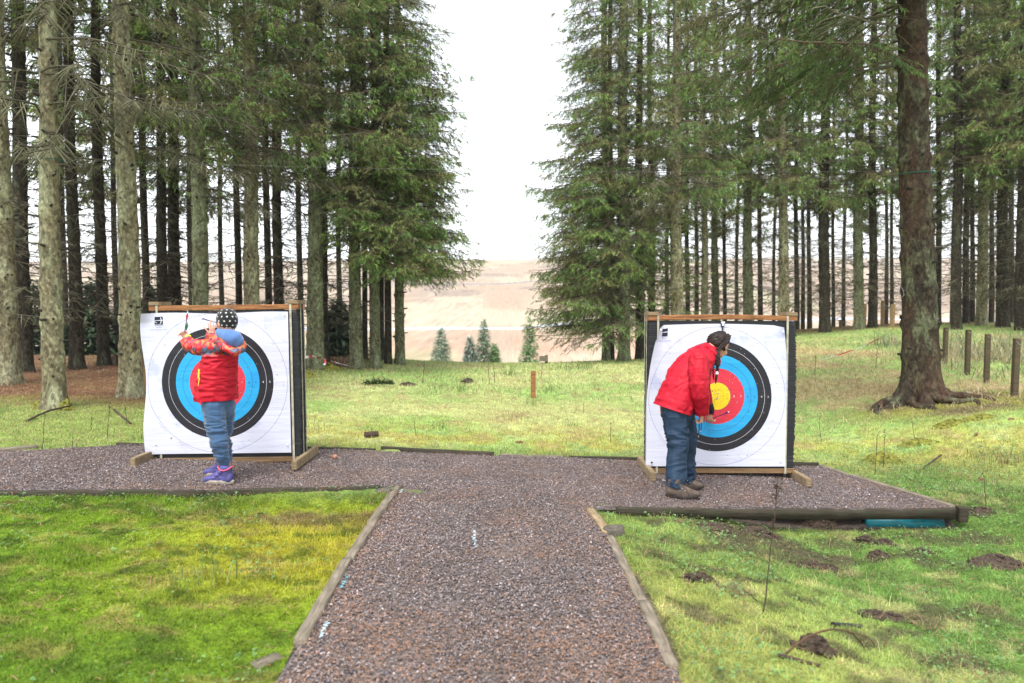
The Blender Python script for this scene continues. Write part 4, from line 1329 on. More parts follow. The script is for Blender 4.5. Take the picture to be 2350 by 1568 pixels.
    def put(txt, size, x, z, mat, rot=0, sx=1):
        me_ = text_mesh(txt, size)
        me_.transform(Matrix.Translation((x, Y, z)) @ Matrix.Rotation(rot, 4, 'Y') @ Matrix.Rotation(math.pi / 2, 4, 'X') @ Matrix.Scale(sx, 4, (1, 0, 0)))
        o_ = obj("printing", onto(me_), mat, face)
        return o_
    S = .061 * k
    if side == 'R':
        put("10", .020, S * .78, 0, mat_plain("gold_ink", (.40, .28, .02), .6, .1)); put("9", .020, S * 1.5, 0, MATS["gold_ink"])
        put("8", .024, S * 2.5, 0, ink_white); put("7", .024, S * 3.5, 0, ink_white)
    else:
        put("8", .024, S * 2.62, 0, ink_pale); put("7", .024, S * 3.5, 0, ink_pale)
    put("6", .024, S * 4.5, 0, ink); put("5", .024, S * 5.5, 0, ink)
    put("4", .026, S * 6.55, 0, ink_white); put("3", .026, S * 7.5, 0, ink_white)
    put("2", .022, S * 8.5, 0, ink_pale); put("1", .022, S * 9.4, 0, ink_pale)
    # emblem: black square cut by a ball, a bow's curve, an arrow line and a string
    ex, ez = (px0 - ccx) + (.128 if side == 'L' else .13), (pz1 - ccz) - (.065 if side == 'L' else .062)
    bm = bmesh.new(); h = .033
    quad2(bm, [(-h, -h), (h, -h), (h, h), (-h, h)], 0, 0)
    for (c_, r_) in (((-.019, .022), .0098),): disc(bm, c_, r_, 14, -.0006, 1, 1, 1)
    quad2(bm, [(-h, -.0015 + .002), (h, -.003 + .002), (h, .003 + .002), (-h, .0015 + .002)], -.0008, 1)
    quad2(bm, [(-h, -.003), (-h, -.008), (-.008, -.030), (-.005, -.028)], -.0006, 1)
    arc = [(.0 + .017 * math.cos(t_), .001 + .031 * math.sin(t_)) for t_ in np.linspace(-1.45, 1.45, 14)]
    for (a_, b_) in zip(arc[:-1], arc[1:]):
        quad2(bm, [(a_[0], a_[1]), (a_[0] + .006, a_[1]), (b_[0] + .006, b_[1]), (b_[0], b_[1])], -.0010, 1)
    quad2(bm, [(-h - .001, -h - .002), (.012, -h - .002), (-.004, -.0285), (-.018, -.0315)], -.0007, 1)
    me_ = bm_mesh("emblem", bm)
    obj("emblem", onto(me_, (ex, ez)), [ink, ink_white], face)
    put("world archery", .0125, ex, ez - .041, ink_grey, 0, 1.0)
    put("OFFICIAL", .013, ex, ez - .059, ink_grey)
    put("WA Tournament Face", .013, ex, ez - .076, ink_grey, 0, 1.05)
    put("Licence No. 2", .008, ex, ez - .09, ink_pale)
    def arc_text(txt, size, R, a0, mat):
        # reads along the outer ring, lower left
        for i_, ch in enumerate(txt):
            if ch == ' ': continue
            a_ = a0 + i_ * size * .62 / R
            put(ch, size, R * math.cos(a_), R * math.sin(a_), mat, -(a_ + math.pi / 2) , 1)
    arc_text("WA 122 cm Target Face", .011, 10.28 * S, math.radians(236), ink_grey)
    arc_text("Arrowhead Targets", .010, 10.28 * S, math.radians(214), ink_grey)
    bm = bmesh.new(); quad2(bm, [(-.013, .003), (-.002, -.008), (.004, -.003), (.003, .001), (-.004, 0)], 0); quad2(bm, [(.0, -.003), (.009, .008), (.004, .010), (-.002, .001)], -.0004)
    obj("printing", onto(bm_mesh("printing", bm), (10.5 * S * math.cos(math.radians(229)), 10.5 * S * math.sin(math.radians(229)))), ink_red, face)
    # arrow holes and torn flecks
    bm = bmesh.new()
    for i in range(150):
        a_ = rs.uniform(0, 6.28); R = abs(rs.gauss(0, .30)) if i < 105 else rs.uniform(.1, .6)
        hx, hz = R * math.cos(a_), R * math.sin(a_)
        if abs(hx) > .57 or abs(hz) > .56: continue
        disc(bm, (hx, hz), rs.uniform(.002, .0042), 7, 0, 1, rs.uniform(.7, 1.2), 0)
        if rs.random() < .45: disc(bm, (hx + .004, hz - .003), .003, 5, -.0006, 1.2, .6, 1)
    obj("arrow_holes", onto(bm_mesh("arrow_holes", bm)), [ink, ink_white], face)
    # pins
    pins = [(px0 + .07, pz0 + .085)] if side == 'L' else [(px0 + .115, pz1 - .035), (px0 + .05, pz0 + .035), (px1 - .05, pz1 - .05), (px1 - .045, pz0 + .05)]
    if side == 'L': pins += [(px0 + .06, pz1 - .02), (px1 - .03, pz1 - .02), (px1 - .03, pz0 + .07)]
    for q in pins:
        bm = bmesh.new(); add_ball(bm, (0, 0, 0), .009, 2, (1, .5, 1))
        o_ = obj("pin", bm_mesh("pin", bm, True), nail_m if not (side == 'R' and q[1] < .3 and q[0] < 0) else ink, t); o_.location = (q[0], -.022 - (.03 if side == 'R' and q[1] > .9 else 0), q[1])
    if side == 'R':
        bm = bmesh.new(); add_box(bm, -.014, .014, -.03, -.012, -.02, .012, .003); add_box(bm, -.003, .006, -.028, -.02, -.05, -.018, .001)
        o_ = obj("clip", bm_mesh("clip", bm), black_m, t); o_.location = (X(1656) - cx, 0, pz1 + .012)
        bm = bmesh.new(); add_box(bm, -.016, .016, -.045, -.028, .01, .026, .003); add_box(bm, -.008, .008, -.04, -.03, -.012, .012, .002)
        obj("grip", bm_mesh("grip", bm), nail_m, o_)
    return t


target('L', 6.8, 350, 686, 712, 1050, 336, 666, 718, 1040, (500.8, 878.4), 128, "left archery target whose white paper overhangs the foam edge, in front of the child")
target('R', 7.0, 1490, 1826, 737, 1075, 1484, 1806, 748, 1070, (1645.8, 911.6), 125.5, "archery target on the right with a yellow centre showing and black clip at top")

# ------------------------------------------------------------------ arrows
shaft_b = mat_plain("blue_shaft", (0.02, 0.022, 0.10), .35, .1, spec=.5)
shaft_p = mat_plain("purple_shaft", (0.07, 0.018, 0.10), .35, .1, spec=.5)
steel = mat_plain("steel_point", (0.35, 0.35, 0.36), .3, .1, metal=1)
FL = {'orange': (.85, .14, .03), 'green': (.05, .55, .10), 'pink': (.60, .02, .28), 'blue': (.02, .09, .40), 'purple': (.28, .03, .30), 'white': (.7, .7, .75), 'red': (.6, .03, .05)}
FLM = {k_: mat_plain(k_ + "_fletching", c_, .5, .05) for k_, c_ in FL.items()}


def arrow(tail, tip, shaft, fl, label, nock='white'):
    tail = Vector(tail); tip = Vector(tip)
    L = (tip - tail).length
    t = thing("arrow", label, "arrow", tail)
    t.rotation_mode = 'QUATERNION'; t.rotation_quaternion = (tip - tail).to_track_quat('X', 'Z')
    bm = bmesh.new(); add_tube(bm, [(0.012, 0, 0), (L, 0, 0)], .0038, 8)
    obj("shaft", bm_mesh("shaft", bm, True), shaft, t)
    for k_ in range(3):
        bm = bmesh.new()
        pr = [(.022, .002), (.026, .010), (.04, .011), (.062, .005), (.068, .002)]
        top = [bm.verts.new((a_, -.0006, b_)) for a_, b_ in pr]; bot = [bm.verts.new((a_, .0006, b_)) for a_, b_ in pr]
        bm.faces.new(top); bm.faces.new(bot)
        for q in range(5): bm.faces.new((top[q], top[(q + 1) % 5], bot[(q + 1) % 5], bot[q]))
        o = obj("fletching", bm_mesh("fletching", bm), FLM[fl[k_ % len(fl)]], t); o.rotation_euler = (2 * math.pi * k_ / 3 + .3, 0, 0)
    bm = bmesh.new(); add_tube(bm, [(0, 0, 0), (.016, 0, 0)], [.005, .0042], 8)
    obj("nock", bm_mesh("nock", bm, True), FLM[nock], t)
    bm = bmesh.new(); add_tube(bm, [(L, 0, 0), (L + .012, 0, 0), (L + .02, 0, 0)], [.0042, .004, .001], 8)
    obj("point", bm_mesh("point", bm, True), steel, t)
    return t


arrow(P(430.8, 716, 6.12), P(421, 782, 6.2), shaft_p, ('orange',), "purple arrow with orange fletching held upright in the child's left hand")
arrow(P(430.5, 738, 6.16), P(422.5, 790, 6.2), shaft_b, ('green',), "dark arrow with green fletching held lower in the child's left hand")
arrow(P(464, 732, 6.35), P(500, 741, 6.78), shaft_b, ('pink', 'white'), "arrow with pink and white fletching stuck in the paper left of the child's hat", 'blue')
arrow(P(1672.5, 945.5, 6.72), P(1628, 964, 7.0), shaft_b, ('purple', 'pink'), "arrow with purple fletching being drawn from the red ring by the adult")
arrow(P(1608.8, 924, 6.27), P(1603, 1000, 6.33), shaft_b, ('blue',), "longer arrow with blue fletching hanging from the adult's near fist")
arrow(P(1614, 937, 6.28), P(1608.5, 989, 6.30), shaft_p, ('pink', 'purple'), "shorter arrow with pink fletching hanging from the adult's near fist")
# ------------------------------------------------------------------ people
def basis(t, s):
    t = Vector(t).normalized(); s = Vector(s); s = (s - t * s.dot(t)).normalized(); u = t.cross(s)
    return Matrix((s, u, t)).transposed()


def chain(bm, pts, rads, side=(1, 0, 0), step=.35, sub=2):
    """overlapping ellipsoids along a line of joints; rads (across, deep)"""
    pts = [Vector(p) for p in pts]
    rads = [r if isinstance(r, (tuple, list)) else (r, r) for r in rads]
    for i in range(len(pts) - 1):
        a, b_ = pts[i], pts[i + 1]
        L = (b_ - a).length
        n = max(2, int(L / (min(rads[i] + tuple(rads[i + 1])) * step)) + 1)
        B = basis(b_ - a, side)
        for k in range(n + (i == len(pts) - 2)):
            u = k / n
            ra = rads[i][0] * (1 - u) + rads[i + 1][0] * u; rb_ = rads[i][1] * (1 - u) + rads[i + 1][1] * u
            add_ball(bm, a.lerp(b_, u), 1, sub, (ra, rb_, min(ra, rb_)), B)


def remesh(bm, voxel, smooth=4, fac=.5):
    me = bpy.data.meshes.new("r"); bm.to_mesh(me); bm.free()
    o = bpy.data.objects.new("r", me); COL.objects.link(o)
    md = o.modifiers.new("v", 'REMESH'); md.mode = 'VOXEL'; md.voxel_size = voxel
    if smooth:
        ms = o.modifiers.new("s", 'SMOOTH'); ms.iterations = smooth; ms.factor = fac
    out = bpy.data.meshes.new_from_object(o.evaluated_get(bpy.context.evaluated_depsgraph_get()))
    bpy.data.objects.remove(o); bpy.data.meshes.remove(me)
    return out


def cut(me, co, no):
    """trim everything on the side the normal points to"""
    bm = bmesh.new(); bm.from_mesh(me)
    bmesh.ops.bisect_plane(bm, geom=bm.verts[:] + bm.edges[:] + bm.faces[:], plane_co=co, plane_no=no, clear_outer=True)
    ed = [e for e in bm.edges if e.is_boundary]
    if ed: bmesh.ops.holes_fill(bm, edges=ed)
    bm.to_mesh(me); bm.free()
    return me


def folds(me, amp, freq, seed=0, stretch=(1, 1, 1), fn=None):
    """push the surface in and out in cloth-like ridges"""
    nr = [v.normal.copy() for v in me.vertices]
    off = Vector((seed * 3.1, seed * 1.7, seed * .9))
    for v, n in zip(me.vertices, nr):
        q = Vector((v.co.x * stretch[0], v.co.y * stretch[1], v.co.z * stretch[2])) * freq + off
        w = Vector((mnoise.noise(q * .6 + Vector((9, 0, 0))), mnoise.noise(q * .6 + Vector((0, 9, 0))), mnoise.noise(q * .6)))
        h = 1 - 2.2 * abs(mnoise.noise(q + w * 1.3))
        a = amp * (fn(v.co) if fn else 1)
        v.co = v.co + n * (h * a)


def place(name, me, mat, parent, root=None, smooth=True):
    """mesh in world space -> child object keeping its place"""
    o = obj(name, me, mat, parent)
    org = parent_world(parent)
    for v in me.vertices: v.co -= org
    if smooth:
        for p in me.polygons: p.use_smooth = True
    return o


def parent_world(p):
    v = Vector((0, 0, 0))
    while p is not None: v += p.location; p = p.parent
    return v


def cloth(name, c, rough=.55, var=.15, sheen=0, bs=260, bd=.0006, spec=.3):
    m, nt, b = newmat(name)
    v = coords(nt)
    n = noise_node(nt, 9, 4, .6, v)
    r = ramp_node(nt, n.outputs[0], [(.3, [k * (1 - var) for k in c]), (.7, [k * (1 + var) for k in c])])
    nt.links.new(r.outputs[0], b.inputs["Base Color"])
    b.inputs["Roughness"].default_value = rough; b.inputs["Specular IOR Level"].default_value = spec
    if sheen: b.inputs["Sheen Weight"].default_value = sheen
    n2 = noise_node(nt, bs, 2, .5, v)
    n3 = noise_node(nt, 28, 3, .5, v)
    ad = nt.nodes.new("ShaderNodeMath"); ad.operation = 'MULTIPLY_ADD'; ad.inputs[1].default_value = 4
    nt.links.new(n3.outputs[0], ad.inputs[0]); nt.links.new(n2.outputs[0], ad.inputs[2])
    bump(nt, b, ad.outputs[0], .6, bd * 2)
    return m


skin = mat_plain("skin", (0.52, 0.27, 0.19), .5, .08, 30, .15, .001, spec=.35)
jacket_red = cloth("red_shell_fabric", (0.37, 0.005, 0.017), .6, spec=.2)
jacket_red2 = cloth("red_rain_fabric", (0.40, 0.006, 0.020), .6, spec=.2)
fleece = cloth("blue_fleece", (0.075, 0.16, 0.38), .9, .15, .4)
jog = cloth("blue_grey_jersey", (0.036, 0.080, 0.16), .9, .15, .3)
trou = cloth("navy_outdoor_cloth", (0.008, 0.024, 0.050), .7, .25)
hatk = cloth("black_knit", (0.010, 0.010, 0.013), .95, .1, .2, 180, .001)
cuffk = cloth("black_sleeve_cloth", (0.014, 0.011, 0.014), .8, .2)
hairm, nt, b = newmat("dark_brown_hair")
v = coords(nt, "Object", (1, 1, 1))
n1 = noise_node(nt, 60, 4, .6, v)
r1 = ramp_node(nt, n1.outputs[0], [(.3, (.006, .004, .0035)), (.7, (.030, .018, .014))])
nt.links.new(r1.outputs[0], b.inputs["Base Color"]); b.inputs["Roughness"].default_value = .5; b.inputs["Specular IOR Level"].default_value = .25
bump(nt, b, n1.outputs[0], .7, .003)
# patterned cloth: shards of orange, red and slate
pat, nt, b = newmat("patterned_shell_fabric")
v = coords(nt)
n0 = noise_node(nt, 9, 3, .6, v)
add = nt.nodes.new("ShaderNodeVectorMath"); add.operation = 'MULTIPLY_ADD'; add.inputs[1].default_value = (.12, .12, .12)
nt.links.new(n0.outputs["Color"], add.inputs[0]); nt.links.new(v, add.inputs[2])
vo = nt.nodes.new("ShaderNodeTexVoronoi"); vo.inputs["Scale"].default_value = 30; nt.links.new(add.outputs[0], vo.inputs["Vector"])
sep = nt.nodes.new("ShaderNodeSeparateColor"); nt.links.new(vo.outputs["Color"], sep.inputs[0])
r1 = ramp_node(nt, sep.outputs[0], [(0, (.46, .01, .02)), (.34, (.55, .13, .035)), (.58, (.07, .085, .14)), (.74, (.13, .01, .02)), (.86, (.50, .06, .05))], 'CONSTANT')
nt.links.new(r1.outputs[0], b.inputs["Base Color"]); b.inputs["Roughness"].default_value = .5
bump(nt, b, n0.outputs[0], .3, .004)
lime = mat_plain("lime_zip", (.62, .60, .05), .5, .1)


def finger(bm, base, d, bend_axis, lens, rad, curls):
    """three-jointed finger; returns nothing, adds to bm"""
    p = Vector(base); d = Vector(d).normalized(); ax = Vector(bend_axis).normalized()
    pts = [p.copy()]
    for L, c in zip(lens, curls):
        d = Matrix.Rotation(c, 3, ax) @ d
        p = p + d * L
        pts.append(p.copy())
    chain(bm, pts, [rad, rad * .95, rad * .88, rad * .72], ax, .5, 1)


def hand(bm, wrist, d, palm, s=1.0, curl=(.5, .7, .5), spread=.12, thumb=.6, thumb_side=1, curls=None):
    """palm with four fingers and a thumb: wrist point, direction of the hand, palm normal"""
    d = Vector(d).normalized(); n = Vector(palm).normalized(); n = (n - d * n.dot(d)).normalized(); side = d.cross(n)
    w = Vector(wrist)
    chain(bm, [w - d * .01 * s, w + d * .03 * s, w + d * .068 * s], [(.021 * s, .016 * s), (.032 * s, .014 * s), (.034 * s, .011 * s)], side, .4)
    for k, (off, ln) in enumerate(((-.027, .82), (-.009, .97), (.009, .92), (.026, .74))):
        dd = Matrix.Rotation(-spread * (k - 1.5) * thumb_side * -1, 3, n) @ d
        c = curls[k] if curls else curl
        finger(bm, w + d * .072 * s + side * off * s * thumb_side * -1, dd, side, [.036 * ln * s, .025 * ln * s, .020 * ln * s], .0082 * s, [x_ for x_ in c])
    tb = w + d * .022 * s + side * .028 * s * thumb_side
    td = (d * .75 + side * .75 * thumb_side + n * .25).normalized()
    finger(bm, tb, td, (d.cross(td) if d.cross(td).length > .1 else n), [.032 * s, .026 * s, .021 * s], .0095 * s, [0, -thumb * .5 * 1, -thumb * .4])


def shoe(parent, heel, toe_dir, L, W, Hank, mat_u, mat_s, name="shoe", lean=0):
    """boot on the ground: heel point on the ground, direction of the toe"""
    d = Vector((toe_dir[0], toe_dir[1], 0)).normalized(); s = Vector((-d.y, d.x, 0)); up = Vector((0, 0, 1))
    h = Vector(heel)
    q = lambda a, b_, c: h + d * (a * L) + s * (b_ * W) + up * c
    bm = bmesh.new()
    chain(bm, [q(.16, 0, .045), q(.5, 0, .042), q(.80, .03, .034), q(.90, .03, .030)], [(W * .40, .040), (W * .42, .040), (W * .47, .030), (W * .36, .022)], s, .3)
    chain(bm, [q(.20, 0, .05), q(.24, 0, .075), q(.26, 0, Hank)], [(W * .38, .052), (W * .37, .052), (W * .42, .055)], s, .3)
    chain(bm, [q(.30, 0, Hank - .012), q(.45, 0, .070), q(.66, 0, .050)], [(W * .36, .035), (W * .36, .032), (W * .38, .028)], s, .3)
    me = remesh(bm, .0045, 3)
    me = cut(me, q(0, 0, Hank + .012), (d * -.15 + up)); me = cut(me, q(0, 0, .018), -up)
    up_ = place(name, me, mat_u, parent)
    bm = bmesh.new()
    N = 26; rim = []
    for k in range(N):
        t = k / N * 2 * math.pi
        a = .5 + .5 * math.cos(t); wv = .5 * math.sin(t) * (.78 + .3 * a - .22 * max(0, .6 - a)) 
        rim.append((a * 1.02 - .01, wv))
    rows = []
    for z, g_ in ((0, .94), (.008, 1.0), (.024, 1.03), (.034, .97)):
        rows.append([bm.verts.new(q(.5 + (a - .5) * g_, b_ * g_ * 1.02, z + (.012 * max(0, a - .8) / .2 if z < .01 else .004 * math.sin(a * 9)))) for a, b_ in rim])
    for r0, r1_ in zip(rows[:-1], rows[1:]):
        for k in range(N): bm.faces.new((r0[k], r0[(k + 1) % N], r1_[(k + 1) % N], r1_[k]))
    bm.faces.new(rows[0]); bm.faces.new(rows[-1])
    so = bm_mesh("sole", bm)
    place("sole", so, mat_s, up_)
    return up_, q


def surf_snap(me, p, d):
    """nearest point of a mesh (world space) to p"""
    best = min(me.vertices, key=lambda v: (v.co - p).length_squared)
    return best.co.copy(), best.normal.copy()


# ---- the child
f_ = Vector((-.75, .66, 0)).normalized(); lf = Vector((-.66, -.75, 0)).normalized()
CF = hv(P(510, 1100, 5.97).x, 5.97)
bm = bmesh.new()
chain(bm, [P(499, 925, 6.05), P(503, 860, 6.05), P(507, 800, 6.05)], [(.12, .09), (.105, .085), (.11, .08)], lf)
chain(bm, [P(509, 800, 6.05), P(516, 768, 6.04)], [.05, .042])
HC = P(520, 738, 6.03)
fh = Vector((-.72, .68, -.12)).normalized()
Bh = basis(Vector((0, 0, 1)), fh.cross(Vector((0, 0, 1))))
add_ball(bm, HC, 1, 3, (.070, .086, .098), Matrix((Bh.col[0], Bh.col[1], Bh.col[2])).transposed())
hx = fh; hs = fh.cross(Vector((0, 0, 1))).normalized()
add_ball(bm, HC + hx * .045 - Vector((0, 0, .045)), 1, 2, (.048, .045, .050), basis((0, 0, 1), hs))      # jaw
add_ball(bm, HC + hx * .088 - Vector((0, 0, .022)), 1, 2, (.011, .015, .018), basis((0, 0, 1), hs))      # nose
add_ball(bm, HC + hx * .078 - Vector((0, 0, .054)), 1, 2, (.020, .010, .008), basis((0, 0, 1), hs))      # lips
for sg in (-1, 1):
    add_ball(bm, HC + hs * .068 * sg - Vector((0, 0, .02)) - hx * .01, 1, 2, (.008, .016, .026), basis((0, 0, 1), hs))   # ears
    add_ball(bm, HC + hx * .068 + hs * .030 * sg - Vector((0, 0, .028)), 1, 2, (.022, .02, .018), basis((0, 0, 1), hs))  # cheeks
# arms
chain(bm, [P(503, 792, 5.97), P(470, 799, 6.05), P(428, 783, 6.18)], [.038, .032, .024])
chain(bm, [P(518, 792, 6.18), P(484, 800, 6.42), P(487, 768, 6.36)], [.038, .032, .022])
# left hand closed round the arrows
hand(bm, P(427.5, 781, 6.18), Vector((-.45, .1, .9)), Vector((-.3, -.95, 0)), .74, thumb_side=1, thumb=1.2, curls=[(.8, 1.3, .9)] * 4)
# right hand up with fingers parted
hand(bm, P(487, 769, 6.36), Vector((.02, -.1, 1)), Vector((-.2, 1, 0)), .78, thumb_side=1, thumb=.1, spread=.16, curls=[(.15, .25, .2), (.05, .2, .2), (.1, .25, .2), (.2, .35, .3)])
# legs
chain(bm, [P(490, 930, 6.0), P(500, 1002, 5.97), P(512, 1066, 5.99), P(516, 1088, 5.99)], [.062, .046, .034, .03])
chain(bm, [P(514, 930, 6.12), P(514, 1002, 6.14), P(519, 1064, 6.16), P(520, 1078, 6.16)], [.062, .046, .034, .03])
me = remesh(bm, .0034, 3)
child = obj("person", me, skin)
child.location = CF
for v_ in me.vertices: v_.co -= CF
for p_ in me.polygons: p_.use_smooth = True
tag(child, "child in starry woolly hat and patterned red jacket reaching toward the left target", "person", "people at the targets")

bm = bmesh.new()
chain(bm, [P(496, 925, 6.06), P(497, 890, 6.06), P(501, 855, 6.06), P(505, 822, 6.06), P(507, 798, 6.06), P(511, 780, 6.05)], [(.172, .142), (.165, .136), (.146, .124), (.138, .118), (.128, .098), (.07, .07)], lf)
me = remesh(bm, .006, 4)
folds(me, .008, 11, 1, (.7, .7, 2.0))
me = cut(me, P(495, 918, 6.05), Vector((.03, 0, -1)))
# faces above the yoke line carry the pattern
jk = place("jacket", me, [jacket_red, pat], child)
yk = P(500, 816, 6.0).z - CF.z
for p_ in me.polygons:
    if p_.center.z > yk + .10 * (p_.center.x - (P(505, 800, 6).x - CF.x)): p_.material_index = 1
bm = bmesh.new()
chain(bm, [P(506, 795, 5.98), P(480, 798, 6.0), P(452, 798, 6.06), P(436, 792, 6.12), P(427, 782, 6.17)], [.066, .060, .057, .052, .040], (0, 0, 1))
me = remesh(bm, .005, 3); folds(me, .008, 19, 3, (1.6, 1, .8))
me = cut(me, P(425.5, 778, 6.18), Vector((-.45, .1, .85)))
place("sleeve", me, pat, jk)
bm = bmesh.new()
chain(bm, [P(520, 796, 6.18), P(484, 800, 6.42), P(485, 782, 6.39), P(488, 768, 6.36)], [.066, .056, .052, .048])
me = remesh(bm, .005, 3); folds(me, .006, 19, 4, (1, 1, 1))
me = cut(me, P(489, 764, 6.36), Vector((.1, 0, 1)))
place("sleeve", me, pat, jk)
# jacket hood lying on the back
bm = bmesh.new()
hc = P(537, 800, 5.99)
chain(bm, [P(509, 780, 5.98), P(518, 799, 5.93), P(538, 809, 5.92), P(555, 801, 5.99), P(559, 788, 6.08)], [(.022, .022), (.028, .026), (.030, .026), (.026, .026), (.020, .02)], (0, 1, 0))
add_ball(bm, P(537, 799, 6.02), .055, 3, (1.15, 1, .62))
me = remesh(bm, .005, 3); folds(me, .006, 16, 6)
place("hood", me, pat, jk)
bm = bmesh.new()
chain(bm, [P(502, 763, 6.0), P(512, 767, 5.99), P(524, 773, 5.98), P(536, 778, 5.98), P(545, 785, 5.99)], [(.026, .030), (.040, .045), (.050, .060), (.052, .066), (.040, .055)], (0, 1, 0), .25)
chain(bm, [P(528, 764, 6.0), P(543, 771, 6.0), P(549, 782, 6.0)], [.026, .028, .026])
me = remesh(bm, .0045, 14); folds(me, .0035, 11, 8)
place("fleece_hood", me, fleece, child)
# zip, pull and patterned side strip
bm = bmesh.new(); add_box(bm, -.006, .006, -.004, .004, -.035, .035, .002)
o = obj("zip_pull", bm_mesh("zip_pull", bm), lime, jk); o.location = P(458.5, 858, 5.93) - CF
o.location += Vector((-.004, -.01, 0)); o.rotation_euler = (0, .08, 0)
bm = bmesh.new(); add_tube(bm, [P(457.5, 868, 5.94), P(455, 885, 5.93), P(454.5, 897, 5.93), P(456, 903, 5.93)], .0028, 6)
place("zip", bm_mesh("zip", bm), lime, jk)
# joggers
bm = bmesh.new()
chain(bm, [P(497, 915, 6.06), P(501, 935, 6.06)], [(.118, .105), (.125, .105)], lf)
chain(bm, [P(491, 930, 6.0), P(493, 960, 5.99), P(500, 1000, 5.97), P(503, 1020, 5.96), P(509, 1045, 5.97), P(513, 1066, 5.98)], [.088, .080, .068, .060, .054, .043])
chain(bm, [P(514, 930, 6.12), P(514, 962, 6.13), P(513, 1002, 6.15), P(518, 1040, 6.16), P(519, 1062, 6.16)], [.085, .074, .058, .05, .042])
me = remesh(bm, .005, 4)
folds(me, .008, 12, 11, (.6, .6, 2.2), lambda c: .5 + 1.1 * math.exp(-((c.z - .45) / .16) ** 2) + .7 * math.exp(-((c.z - .2) / .06) ** 2))
me = cut(me, P(513, 1069, 5.98), Vector((0, 0, -1)))
place("joggers", me, jog, child)
# shoes
shoe_m = mat_plain("violet_suede", (0.06, 0.055, 0.17), .7, .45, 26)
sole_m = mat_plain("muddy_sole", (0.26, 0.22, 0.18), .8, .5, 22)
pinkm = mat_plain("pink_piping", (.75, .10, .14), .6, .05)
strapm = mat_plain("violet_strap", (0.10, 0.07, 0.22), .6, .1)
sh, q = shoe(child, hv(P(536, 1104, 5.95).x, 5.95), (-1, .10), .245, .090, .118, shoe_m, sole_m)
for k_, (a_, z_) in enumerate(((.36, .112), (.46, .088), (.56, .068))):
    bm = bmesh.new()
    chain(bm, [q(a_ - .03, -.30, z_ - .012), q(a_ - .01, .0, z_ + .014), q(a_ + .02, .42, z_ - .016)], [(.010, .006), (.012, .006), (.013, .006)], Vector((-1, 0, .4)), .6)
    place("shoe_strap", remesh(bm, .0025, 1), strapm, sh)
bm = bmesh.new()
rim = [q(.26 + .23 * math.cos(t_), .44 * math.sin(t_), .122 + .014 * math.cos(2 * t_)) for t_ in np.linspace(0, 2 * math.pi, 20)]
add_tube(bm, rim, .0042, 6, False)
place("piping", bm_mesh("piping", bm, True), pinkm, sh)
sh, q = shoe(child, hv(P(524, 1085, 6.17).x, 6.17), (-.98, .3), .225, .088, .11, shoe_m, sole_m)
# hat with stars
bm = bmesh.new()
hatc = HC + Vector((0.003, 0, .008))
add_ball(bm, hatc, 1, 4, (.076, .090, .093), Matrix((Bh.col[0], Bh.col[1], Bh.col[2])).transposed())
me = remesh(bm, .004, 2)
me = cut(me, P(520, 757, 6.03), (Vector((0, 0, -1)) + fh * .10).normalized())
folds(me, .0012, 40, 2)
hat = place("woolly_hat", me, hatk, child)
bm = bmesh.new()
rs = random.Random(4)
lay = 0
for row in range(6):
    ph = math.radians(-22 + row * 20)
    cnt = max(3, int(13 * math.cos(ph)))
    for k_ in range(cnt):
        th = 2 * math.pi * (k_ + .5 * (row % 2)) / cnt + rs.uniform(-.06, .06)
        n_ = Vector((math.cos(th) * math.cos(ph), math.sin(th) * math.cos(ph), math.sin(ph)))
        pos = Vector((n_.dot(Bh.col[0]) * .0, 0, 0))
        R3 = Matrix((Bh.col[0], Bh.col[1], Bh.col[2])).transposed()
        loc = hatc + R3 @ Vector((n_.x * .076, n_.y * .090, n_.z * .093)) * 1.022
        nn = (R3 @ Vector((n_.x / .079, n_.y / .094, n_.z / .098))).normalized()
        B3 = basis(nn, (.3, .2, 1) if abs(nn.z) < .9 else (1, 0, 0))
        a0 = rs.uniform(0, 6)
        vs = [bm.verts.new(loc + B3 @ Vector(((rs.uniform(.0085, .0125) if j % 2 == 0 else .0036) * math.cos(a0 + j * math.pi / 5), (rs.uniform(.0085, .0125) if j % 2 == 0 else .0036) * math.sin(a0 + j * math.pi / 5), 0))) for j in range(10)]
        bm.faces.new(vs)
place("stars", bm_mesh("stars", bm), mat_plain("white_knit", (.62, .60, .55), .9, .1), hat, smooth=False)
# yellow glove cuff on the raised hand
bm = bmesh.new()
chain(bm, [P(434, 773, 6.17), P(429, 773, 6.16)], [.017, .016])
place("glove_cuff", remesh(bm, .003, 2), mat_plain("yellow_cloth", (.75, .55, .06), .7, .1), child)

# ---- the adult
fr = Vector((.90, .43, 0)).normalized(); rt = Vector((.43, -.90, 0)).normalized()
AF = hv(P(1560, 1140, 6.2).x, 6.2)
bm = bmesh.new()
chain(bm, [P(1549, 940, 6.36), P(1560, 900, 6.38), P(1585, 848, 6.44), P(1608, 818, 6.5)], [(.15, .11), (.125, .10), (.14, .105), (.13, .08)], rt)
chain(bm, [P(1612, 815, 6.5), P(1632, 800, 6.52), P(1646, 793, 6.54)], [.06, .05, .05])
HA = P(1651, 789, 6.55)
fa = Vector((.50, .60, -.62)).normalized()
ua = Vector((.42, .35, .83)); ua = (ua - fa * ua.dot(fa)).normalized(); sa = fa.cross(ua).normalized()
R_ = Matrix((sa, fa, ua)).transposed()
H3 = lambda x, y, z: HA + R_ @ Vector((x, y, z))
add_ball(bm, HA, 1, 3, (.074, .094, .095), R_)
add_ball(bm, H3(0, .045, -.055), 1, 2, (.052, .045, .055), R_)          # jaw
add_ball(bm, H3(0, .078, -.095), 1, 2, (.022, .018, .018), R_)          # chin
add_ball(bm, H3(0, .100, -.035), 1, 2, (.012, .020, .022), R_)          # nose
